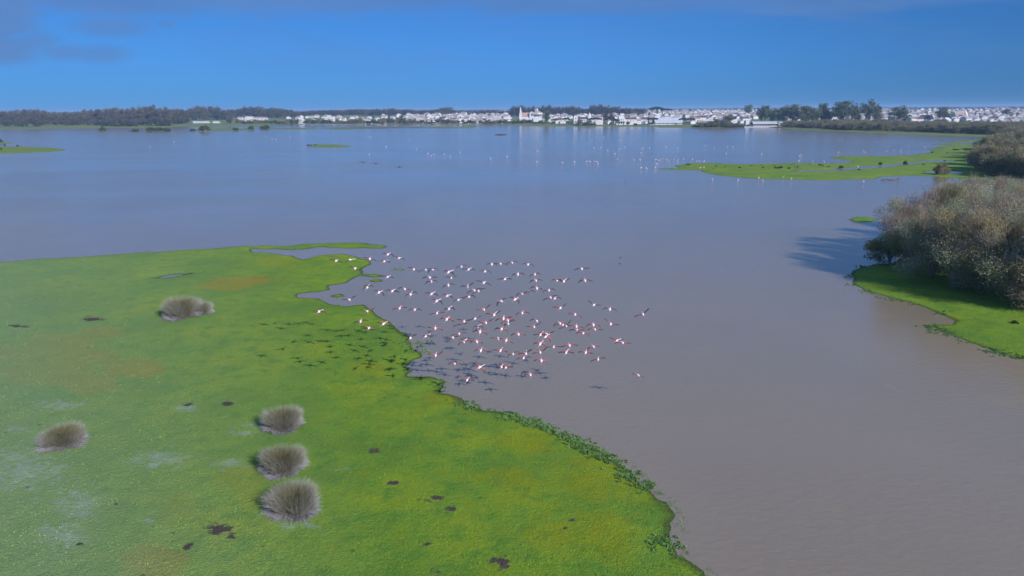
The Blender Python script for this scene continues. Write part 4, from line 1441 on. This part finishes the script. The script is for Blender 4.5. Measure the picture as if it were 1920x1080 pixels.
def grass_stuff():
    r = np.random.default_rng(5)
    n = 100000
    # denser close to the camera, only in the view's fan
    Y = 33 * np.exp(r.uniform(0, 1, n) * math.log(150 / 33.0))
    U = r.uniform(-0.85, 0.98, n)
    P = np.column_stack([U * (Y + 6), Y])
    sd = shore_sd(P)
    P = P[sd > 0.15 - r.exponential(0.35, n)]
    z = terrain(P)
    z = np.maximum(z, 0.0)
    n = len(P)
    tuft = fbm(P[:, 0] / 1.3, P[:, 1] / 1.3, 91, 3)
    hgt = (0.02 + 0.07 * r.random(n)) * np.clip(1 + 2.2 * tuft, 0.35, 2.2)
    base = np.column_stack([P, z - 0.02])
    allV, allF = [], []
    for k in range(2):
        b = base + np.column_stack([r.normal(0, 0.05, (n, 2)), np.zeros(n)])
        D = unit(np.column_stack([r.normal(0, 0.5, n), r.normal(0, 0.5, n), np.ones(n)]))
        V, F = cards(b, D, r.uniform(0.03, 0.07, n), hgt, 0.2, r)
        allF.append(F + k * 4 * n)
        allV.append(V)
    V = np.concatenate(allV)
    me = np_mesh('grass', V, [np.concatenate(allF)], [M['blade']], attrs=patches(V))
    tag(obj('grass', me), 'short green meadow grass with taller tufts', 'grass', kind='stuff')


grass_stuff()


def shore_plants():
    r = np.random.default_rng(6)
    lines = [([(930, 772), (985, 787), (1020, 800), (1050, 812), (1085, 824), (1110, 842), (1150, 864), (1185, 887), (1213, 912), (1237, 942), (1258, 972), (1266, 1000), (1258, 1020), (1266, 1038)], 900, 0.55),
             ([(1262, 960), (1262, 990), (1262, 1015)], 160, 0.5),
             ([(1175, 880), (1215, 915), (1240, 945)], 200, 0.5),
             ([(1597, 520), (1610, 503), (1640, 497)], 120, 0.6),
             ([(1600, 532), (1650, 554), (1700, 568), (1750, 580), (1788, 604)], 200, 0.4),
             ([(1745, 611), (1790, 631), (1830, 646), (1880, 663), (1920, 673)], 260, 0.45),
             ([(832, 714), (826, 735), (850, 742), (868, 752), (910, 771)], 140, 0.35),
             ([(763, 640), (793, 662), (793, 668)], 60, 0.4), ([(806, 640), (815, 655), (812, 662)], 40, 0.4), ([(745, 500), (757, 506)], 30, 0.4)]
    parts = []
    for pts, n, hmax in lines:
        w = np.array([ground_pt(x, y, 0.0) for x, y in pts])
        seg = np.sqrt(((w[1:] - w[:-1]) ** 2).sum(1))
        cum = np.concatenate([[0], np.cumsum(seg)])
        t = r.uniform(0, cum[-1], n)
        dens = fbm(t / 2.5, t * 0 + pts[0][0], 14, 2) > -0.02
        t = t[dens]
        n = len(t)
        if n == 0:
            continue
        x = np.interp(t, cum, w[:, 0]) + r.normal(0, 0.5, n) - np.abs(r.normal(0, 0.5, n))
        y = np.interp(t, cum, w[:, 1]) + r.normal(0, 0.35, n)
        zz = np.maximum(terrain(np.column_stack([x, y])), 0)
        m = 40
        s = r.uniform(0.35, 1, n) ** 1.5 * hmax * 0.50
        c = np.repeat(np.column_stack([x, y, zz + s * 0.35]), m, 0)
        sr = np.repeat(s, m)
        d = rdir(n * m, r)
        P = c + d * sr[:, None] * np.array([0.8, 0.8, 0.4]) * r.uniform(0.3, 1, (n * m, 1))
        P[:, 2] = np.maximum(P[:, 2], 0.02)
        V, F = cards(P, unit(d + rdir(n * m, r) + np.array([0, 0, 0.6])), r.uniform(0.03, 0.06, n * m), r.uniform(0.05, 0.11, n * m), 0.4, r)
        parts.append((V, F, np.clip(np.repeat(r.uniform(0.1, 0.9, n), m) + r.normal(0, 0.15, n * m), 0, 1)))
    tag(obj('shore_plants', cards_mesh('shore_plants', parts, M['shore_leaf'])), 'leafy dark green water plants fringing the banks', 'shore plants', kind='stuff')


shore_plants()

def drowned_grass():
    r = np.random.default_rng(16)
    n = 26000
    Y = 33 * np.exp(r.uniform(0, 1, n) * math.log(110 / 33.0))
    P = np.column_stack([r.uniform(-0.75, 0.9, n) * (Y + 6), Y])
    sd = shore_sd(P)
    k = (sd > -0.8) & (sd < 0.3) & (fbm(P[:, 0] / 1.6, P[:, 1] / 1.6, 71, 3) > 0.02 - 0.10 * sd * (sd < 0) * -1)
    P = P[k]
    n = len(P)
    z = np.maximum(terrain(P), 0)
    m = 7
    b = np.repeat(np.column_stack([P, z]), m, 0) + np.column_stack([r.normal(0, 0.09, (n * m, 2)), np.zeros(n * m)])
    D = unit(np.column_stack([r.normal(0, 0.8, n * m), r.normal(0, 0.8, n * m), np.ones(n * m)]))
    V, F = cards(b, D, r.uniform(0.02, 0.05, n * m), r.uniform(0.04, 0.16, n * m), 0.3, r)
    V[:, 2] = np.maximum(V[:, 2], 0.004)
    tag(obj('drowned_grass', cards_mesh('drowned_grass', [(V, F, r.uniform(0, 0.8, n * m))], M['shore_leaf'])), 'thin drowned grass and weed standing in the shallows off the banks', 'grass', kind='stuff')


drowned_grass()

# driftwood by the peninsula
b = MB()
P = place(1670, 336.5)
b.tube([(-3.5, 0, 0.05), (-1.5, 0.4, 0.35), (0.5, 0, 0.15), (3.2, 0.3, 0.30)], [0.08, 0.16, 0.2, 0.12], 6)
b.tube([(2.2, 0.2, 0.2), (2.8, 0.1, 0.9), (3.6, 0, 1.0)], [0.14, 0.08, 0.04], 5)
b.tube([(-1.5, 0.4, 0.3), (-1.8, 0.2, 0.8)], [0.1, 0.03], 5)
tag(obj('driftwood_branch', b.mesh('driftwood_branch', [M['dark_bark']], True), None, (P[0], P[1], 0.0)), 'dark dead branch lying in the shallows below the green peninsula', 'branch')

# ================================================================ BIRDS
def flamingo_mesh(name, left, right, twist=18, mats=None, neck=0.0, inner=0.12, ch=0.20, red=0.70):
    """flying flamingo, heading +y: left/right = (inner angle, outer angle) of each wing in degrees"""
    mb = MB()
    prof = [(-0.33, 0.012), (-0.27, 0.05), (-0.18, 0.10), (-0.05, 0.135), (0.08, 0.14), (0.18, 0.105), (0.25, 0.065), (0.34, 0.040), (0.50, 0.034), (0.66, 0.032), (0.72, 0.034), (0.77, 0.040), (0.83, 0.038)]
    pts = [(0, y, 0.02 * math.sin(y * 4) - max(0, y - 0.5) * 0.10 + neck * max(0, y - 0.2)) for y, r in prof]
    mb.tube(pts, [r for y, r in prof], 8, 0, 0.88)
    e = pts[-1]
    mb.tube([e, (e[0], e[1] + 0.06, e[2] - 0.02), (e[0], e[1] + 0.10, e[2] - 0.07)], [0.026, 0.022, 0.006], 6, 2)
    for s in (-1, 1):
        mb.tube([(s * 0.03, -0.24, -0.04), (s * 0.028, -0.50, -0.05), (s * 0.03, -0.74, -0.05)], [0.014, 0.010, 0.010], 5, 3)
        mb.add([(s * 0.03 - 0.03, -0.84, -0.05), (s * 0.03 + 0.03, -0.84, -0.05), (s * 0.03, -0.73, -0.04), (s * 0.03, -0.78, -0.065)], [(0, 1, 2), (0, 3, 1), (1, 3, 2), (2, 3, 0)], 3)
    L, N, Cn = 0.90, 12, 5
    for s, (a0, a1) in ((-1, left), (1, right)):
        x, z = 0.06, 0.04
        rows = []
        for i in range(N + 1):
            t = i / N
            a = math.radians(a0 + (a1 - a0) * t)
            tw = math.radians(twist * (1 - 0.3 * t))
            chord = ch * (1 - 0.15 * t) * (1 if t < 0.72 else max(0.10, 1 - ((t - 0.72) / 0.28) ** 1.5))
            sweep = 0.10 + 0.07 * math.sin(t * math.pi) - 0.18 * t * t
            th = 0.022 * (1 - 0.7 * t)
            row = []
            for j in range(Cn + 1):
                c = j / Cn
                yy = sweep - chord * c
                camber = 0.035 * math.sin(c * math.pi) * (1 - 0.5 * t)
                zz = z + camber - (c - 0.3) * chord * math.sin(tw)
                hw = th * (0.35 + math.sin(math.pi * min(1, c + 0.15)) * 0.65) / 2
                row.append(((s * x, yy, zz + hw), (s * x, yy, zz - hw)))
            rows.append(row)
            x += L / N * math.cos(a)
            z += L / N * math.sin(a)
        o = len(mb.V)
        for row in rows:
            for up, dn in row:
                mb.V += [up, dn]
        W = 2 * (Cn + 1)
        for i in range(N):
            t = (i + 0.5) / N
            for j in range(Cn):
                c = (j + 0.5) / Cn
                if t < inner and c < 0.9:
                    mi = 0
                elif c < 0.55 and t < red:
                    mi = 1
                elif c < 0.75 and t < red * 0.6:
                    mi = 1
                else:
                    mi = 2
                q = o + i * W + 2 * j
                up = (q, q + W, q + W + 2, q + 2)
                dn = (q + 1, q + 3, q + W + 3, q + W + 1)
                if s > 0:
                    up, dn = up[::-1], dn[::-1]
                mb.F += [up, dn]
                mb.M += [mi, mi]
            for j in (0, Cn):
                q = o + i * W + 2 * j
                mb.F.append((q, q + 1, q + W + 1, q + W)); mb.M.append(1 if j == 0 and t < 0.7 else 2)
        q = o + N * W
        for j in range(Cn):
            mb.F.append((q + 2 * j, q + 2 * j + 1, q + 2 * j + 3, q + 2 * j + 2)); mb.M.append(2)
    return mb.mesh(name, mats or [M['f_white'], M['f_red'], M['f_black'], M['f_leg']], True)


FM = {}
for band, (tw, ch) in {'back': (9, 0.21), 'front': (14, 0.21)}.items():
    for pose, sets in {'d': [((30, -82), (28, -76)), ((18, -88), (30, -70)), ((34, -68), (14, -62)), ((22, -72), (24, -95))],
                       'f': [((8, -22), (10, -25)), ((2, -12), (12, -30)), ((14, -35), (4, -8))],
                       'u': [((10, 2), (18, 34)), ((14, 24), (20, 30)), ((22, -6), (26, 30))]}.items():
        FM[band, pose] = [flamingo_mesh('flamingo_body', a, b, tw + 4 * k, ch=ch, red=0.36 if band == 'back' else 0.66) for k, (a, b) in enumerate(sets)]
A = [(272, 265, 'f'), (417, 252, 'f'), (612, 247, 'f'), (797, 200, 'd'), (763, 270, 'd'), (910, 238, 'f'), (463, 343, 'd'), (795, 428, 'f'), (587, 533, 'd'), (708, 586, 'd'), (842, 571, 'f'), (965, 552, 'd'), (1026, 603, 'd'),
     (1057, 353, 'd'), (1178, 357, 'f'), (1248, 357, 'd'), (1414, 380, 'd'), (1540, 325, 'd'), (1615, 352, 'f'), (1780, 373, 'd'), (1218, 434, 'f'), (1235, 475, 'd'), (1437, 438, 'u'), (1407, 513, 'd'), (1605, 525, 'u'), (1767, 487, 'f'),
     (1669, 565, 'f'), (1712, 572, 'f'), (1240, 600, 'f'), (1400, 620, 'd'), (1293, 672, 'd'), (1510, 660, 'd'), (1618, 629, 'd'), (405, 660, 'u'), (102, 778, 'd'), (585, 776, 'u'), (519, 878, 'f'), (753, 903, 'f'), (602, 946, 'f'),
     (915, 745, 'f'), (1068, 760, 'd'), (1293, 795, 'f'), (1416, 750, 'd'), (1393, 857, 'd'), (1766, 760, 'u'), (1567, 880, 'u'), (1528, 912, 'f'), (1275, 948, 'f'), (1680, 848, 'f'), (1787, 893, 'u'), (1706, 932, 'd'), (1728, 984, 'd'),
     (1515, 1005, 'f'), (1452, 1043, 'f'), (1025, 1045, 'f'), (1183, 1027, 'd')]
A = [(580 + a / 5.4, 440 + b / 5.4, c) for a, b, c in A]
B = [(225, 297, 'd'), (312, 292, 'f'), (427, 282, 'd'), (587, 299, 'd'), (485, 397, 'd'), (655, 398, 'd'), (665, 460, 'd'), (358, 443, 'f'), (878, 461, 'd'), (947, 465, 'u'), (1124, 343, 'f'), (1157, 460, 'd'), (1185, 455, 'f'),
     (675, 538, 'd'), (598, 571, 'd'), (527, 594, 'd'), (458, 648, 'd'), (318, 666, 'd'), (796, 557, 'd'), (810, 630, 'f'), (855, 637, 'd'), (912, 732, 'u'), (1245, 704, 'u'), (1405, 747, 'd'), (1057, 799, 'd'), (1413, 895, 'u'),
     (1735, 796, 'u'), (530, 784, 'd'), (250, 800, 'u'), (341, 838, 'f'), (385, 860, 'd'), (388, 888, 'd'), (672, 864, 'd'), (648, 922, 'u'), (323, 944, 'd'), (905, 888, 'd'), (935, 905, 'd'), (968, 915, 'u'), (1070, 918, 'f'),
     (1073, 955, 'f'), (1240, 903, 'd'), (1255, 948, 'f'), (1138, 984, 'd'), (490, 997, 'd'), (290, 1040, 'f')]
B = [(880 + a / 5.333, 440 + b / 5.333, c) for a, b, c in B]
D_ = [(713, 305, 'f'), (772, 303, 'u'), (765, 325, 'd'), (368, 365, 'f'), (75, 378, 'd'), (710, 400, 'd'), (843, 430, 'f'), (1000, 415, 'f'), (1240, 427, 'd'), (1480, 365, 'u'), (1530, 388, 'f'), (115, 465, 'd'), (312, 465, 'f'),
      (437, 500, 'd'), (567, 495, 'u'), (543, 540, 'f'), (708, 483, 'u'), (970, 483, 'f'), (1163, 485, 'f'), (1287, 553, 'f'), (720, 568, 'd'), (105, 632, 'f'), (322, 628, 'd'), (368, 632, 'u'), (610, 708, 'd'), (1687, 712, 'f')]
D_ = [(880 + a / 5.333, 570 + b / 5.333, c) for a, b, c in D_]
E = [(1670, 362, 'd'), (1652, 382, 'd'), (1370, 513, 'u'), (1560, 598, 'f'), (1685, 760, 'f')]
E = [(560 + a / 5.333, 570 + b / 5.333, c) for a, b, c in E]
FL = A + B + D_ + E
br = random.Random(12)
ORD = ['leftmost', 'second from left', 'third from left', 'fourth from left', 'fifth from left', 'sixth from left', 'seventh from left', 'eighth from left', 'ninth from left', 'tenth from left', 'eleventh from left', 'twelfth from left',
       'thirteenth from left', 'fourteenth from left', 'fifteenth from left', 'sixteenth from left', 'seventeenth from left', 'eighteenth from left', 'nineteenth from left', 'twentieth from left']
POSE = {'d': 'with wings bowed down', 'f': 'gliding on level wings', 'u': 'with wings raised'}
EDGES = [0, 505, 530, 555, 585, 605, 622, 645, 670, 2000]
BN = ['rearmost', 'second', 'third', 'fourth', 'fifth', 'sixth', 'seventh', 'eighth', 'nearest']
cells = {}
for f in FL:
    bi = next(i for i in range(9) if EDGES[i] <= f[1] < EDGES[i + 1])
    cells.setdefault((bi, f[2]), []).append(f)
for (bi, pose), lst in cells.items():
    lst.sort()
    for k, (px, py, _) in enumerate(lst):
        D = float(np.interp(py, [489, 584, 704], [68.5, 60.5, 60.0])) + br.uniform(-1.3, 1.3)
        P = at_depth(px, py, D)
        which = ORD[k] if len(lst) > 1 else 'the only one so posed'
        o = obj('flamingo', br.choice(FM['front' if py > 575 + br.uniform(-15, 40) else 'back', pose]), None, P, 0, 0.77 * br.uniform(0.93, 1.08))
        o.rotation_euler = (math.radians(br.uniform(-4, 12)), math.radians(br.gauss(0, 13)), math.radians(br.gauss(-4, 16)))
        back = 'over grass' if px < 700 + (py - 500) * 0.5 and py < 660 else 'over water'
        tag(o, 'flamingo %s %s, %s in the flock, %s row' % (POSE[pose], back, which, BN[bi]), 'flamingo', 'flock of flamingos flying over the shore')
print('flamingos', len(FL))

# three dark birds flying ahead of the flock
dark = [M['f_dark']] * 4
DM = [flamingo_mesh('dark_bird_body', (20, -70), (5, -60), 8, dark), flamingo_mesh('dark_bird_body', (5, -12), (0, -35), 8, dark), flamingo_mesh('dark_bird_body', (20, -85), (15, -90), 8, dark)]
for (px, py, m, lab) in ((681.5, 304.5, DM[0], 'leftmost'), (705.5, 307, DM[1], 'middle'), (749.5, 313.5, DM[2], 'rightmost')):
    P = at_depth(px, py, 82)
    o = obj('flying_crane', m, None, P, 0.25, 0.78)
    tag(o, 'dark long-winged bird flying low over the lagoon, %s of three' % lab, 'bird', 'three dark birds over the lagoon')


def wader_mesh(pose):
    """standing flamingo: tall legs, oval body, neck curved up or bent down to feed"""
    mb = MB()
    prof = [(-0.32, 0.02), (-0.22, 0.09), (-0.05, 0.15), (0.10, 0.15), (0.20, 0.09), (0.25, 0.05)]
    mb.tube([(0, y, 0.78 + 0.12 * y) for y, r in prof], [r for y, r in prof], 8, 0)
    if pose == 0:
        nk = [(0, 0.22, 0.82), (0, 0.33, 0.90), (0, 0.36, 1.05), (0, 0.30, 1.22), (0, 0.32, 1.36), (0, 0.40, 1.40)]
    else:
        nk = [(0, 0.22, 0.82), (0, 0.38, 0.88), (0, 0.50, 0.72), (0, 0.50, 0.45), (0, 0.46, 0.22), (0, 0.42, 0.12)]
    mb.tube(nk, [0.05, 0.035, 0.03, 0.03, 0.032, 0.045], 7, 0)
    e = nk[-1]
    sgn = 1 if pose == 0 else -1
    mb.tube([e, (0, e[1] + 0.07 * sgn, e[2] - 0.03), (0, e[1] + 0.10 * sgn, e[2] - 0.09)], [0.03, 0.025, 0.008], 6, 2)
    for s in (-1, 1):
        mb.tube([(s * 0.05, 0.0, 0.72), (s * 0.05, 0.03, 0.38), (s * 0.05, -0.02, -0.1)], [0.02, 0.018, 0.014], 5, 3)
        mb.tube([(s * 0.13, 0.14, 0.83), (s * 0.15, 0.0, 0.80), (s * 0.09, -0.30, 0.74)], [0.04, 0.07, 0.02], 6, 0)
    return mb.mesh('wading_flamingo', [M['f_white'], M['f_red'], M['f_black'], M['f_leg']], True)


WM = [wader_mesh(0), wader_mesh(1)]
WP = [(760 + a / 4, 240 + b / 4) for a, b in [(33, 88), (85, 160), (170, 196), (197, 210), (213, 203), (295, 200), (336, 215), (412, 186), (640, 230), (763, 220), (993, 175), (987, 261), (1180, 268), (1268, 258), (1362, 255), (1386, 259), (1418, 258), (1438, 260), (1448, 272),
      (1590, 238), (1716, 246), (1762, 245), (1400, 90), (1467, 150), (1519, 170), (1569, 196), (1606, 156), (1645, 147), (1767, 191), (1775, 158), (1786, 150), (1832, 148), (1880, 242), (1898, 247), (1910, 248), (1882, 275), (1768, 306), (1805, 308), (1875, 300), (1413, 148), (1610, 93), (1487, 70)]]
WP += [(1180 + a / 4.571, 260 + b / 4.571) for a, b in [(285, 178), (320, 180), (338, 190), (383, 188), (406, 198), (419, 188), (466, 183), (540, 183), (578, 200), (598, 198), (643, 200), (610, 258), (638, 257), (315, 70), (413, 88), (726, 78), (843, 73), (886, 70), (650, 66),
       (830, 135), (1134, 140), (1455, 153), (1474, 146), (1450, 198), (1568, 200), (1668, 208), (1790, 124), (710, 357), (932, 365), (1138, 365), (1318, 340), (1388, 355), (1107, 348)]]
WP += [(1440 + a / 4, 240 + b / 4) for a, b in [(718, 175), (728, 188), (808, 104), (888, 178), (942, 168), (996, 170), (1054, 146), (1175, 146), (715, 413), (675, 295), (530, 85), (555, 90)]]
WP += [(440 + a / 4, 180 + b / 4) for a, b in [(235, 305), (280, 323), (310, 323), (418, 300), (1012, 308), (1025, 305), (1135, 380), (1012, 440)]]
WP += [(327, 266), (282, 276)]
WP.sort()
zones = {}
for px, py in WP:
    if px < 740:
        z = 'scattered over the left half of the lagoon'
    elif px < 1100:
        z = 'in the open middle of the lagoon' if py < 300 else 'in the loose line right of the middle'
    elif px < 1260:
        z = 'off the tip of the green peninsula' if py > 294 else 'well beyond the tip of the peninsula'
    elif py > 322:
        z = 'along the near edge of the green peninsula'
    elif py < 296:
        z = 'in the far bay behind the green peninsula'
    else:
        z = 'along the far edge of the green peninsula'
    zones.setdefault(z, []).append((px, py))
for z, lst in zones.items():
    for k, (px, py) in enumerate(lst):
        P = ground_pt(px, py + 1.6)
        which = ORD[k] if k < len(ORD) else 'one of those at the right end'
        o = obj('wading_bird', WM[br.randrange(2)], None, (P[0], P[1], -0.12), br.uniform(0, 6.28), 1.15)
        tag(o, 'white wading bird %s, %s there' % (z, which), 'bird', 'white birds standing in the lagoon')


def duck_mesh():
    mb = MB()
    prof = [(-0.26, 0.02), (-0.18, 0.07), (0, 0.12), (0.14, 0.10), (0.22, 0.05)]
    mb.tube([(0, y, 0.06 + abs(y) * 0.15) for y, r in prof], [r for y, r in prof], 8, 0)
    mb.tube([(0, 0.18, 0.10), (0, 0.22, 0.20), (0, 0.25, 0.27), (0, 0.30, 0.28)], [0.05, 0.04, 0.055, 0.03], 7, 0)
    mb.tube([(0, 0.30, 0.275), (0, 0.37, 0.26)], [0.022, 0.015], 5, 0)
    return mb.mesh('duck', [M['f_dark']], True)


DK = duck_mesh()
for px, py, lab in ((1163, 483.5, 'dark duck on the open water right of the flock, farther of two'), (1163, 495, 'dark duck on the open water right of the flock, nearer of two'),
                    (514, 282.5, 'dark duck on the left lagoon below the small island, left of two'), (522, 282.7, 'dark duck on the left lagoon below the small island, right of two'),
                    (1173, 341, 'dark duck in the shallows below the peninsula tip')):
    P = ground_pt(px, py)
    tag(obj('duck', DK, None, (P[0], P[1], -0.03), br.uniform(0, 6), 0.85 if py > 400 else 1.3), lab, 'duck', 'dark ducks on the lagoon')

# ================================================================ HAZE
HB_ = MB()
HB_.box(-14500, 14500, -400, 14500, -1.6, 50)
hm = bpy.data.materials.new('haze')
hm.use_nodes = True
g = NT(hm.node_tree)
g.n.clear()
ho = g.new('ShaderNodeOutputMaterial')
pv = g.new('ShaderNodeVolumePrincipled')
pv.inputs['Color'].default_value = (0.40, 0.66, 1.0, 1)
pv.inputs['Density'].default_value = 1.3e-4
pv.inputs['Anisotropy'].default_value = 0.0
g.l.new(pv.outputs[0], ho.inputs['Volume'])
tag(obj('haze', HB_.mesh('haze', [hm])), 'thin blue haze in the air over the lagoon', 'haze', kind='stuff')

import re
for o in SC.objects:
    if 'label' in o and len(re.findall(r"[A-Za-z0-9]+", o['label'])) > 16:
        print('LONG', o.name, o['label'])
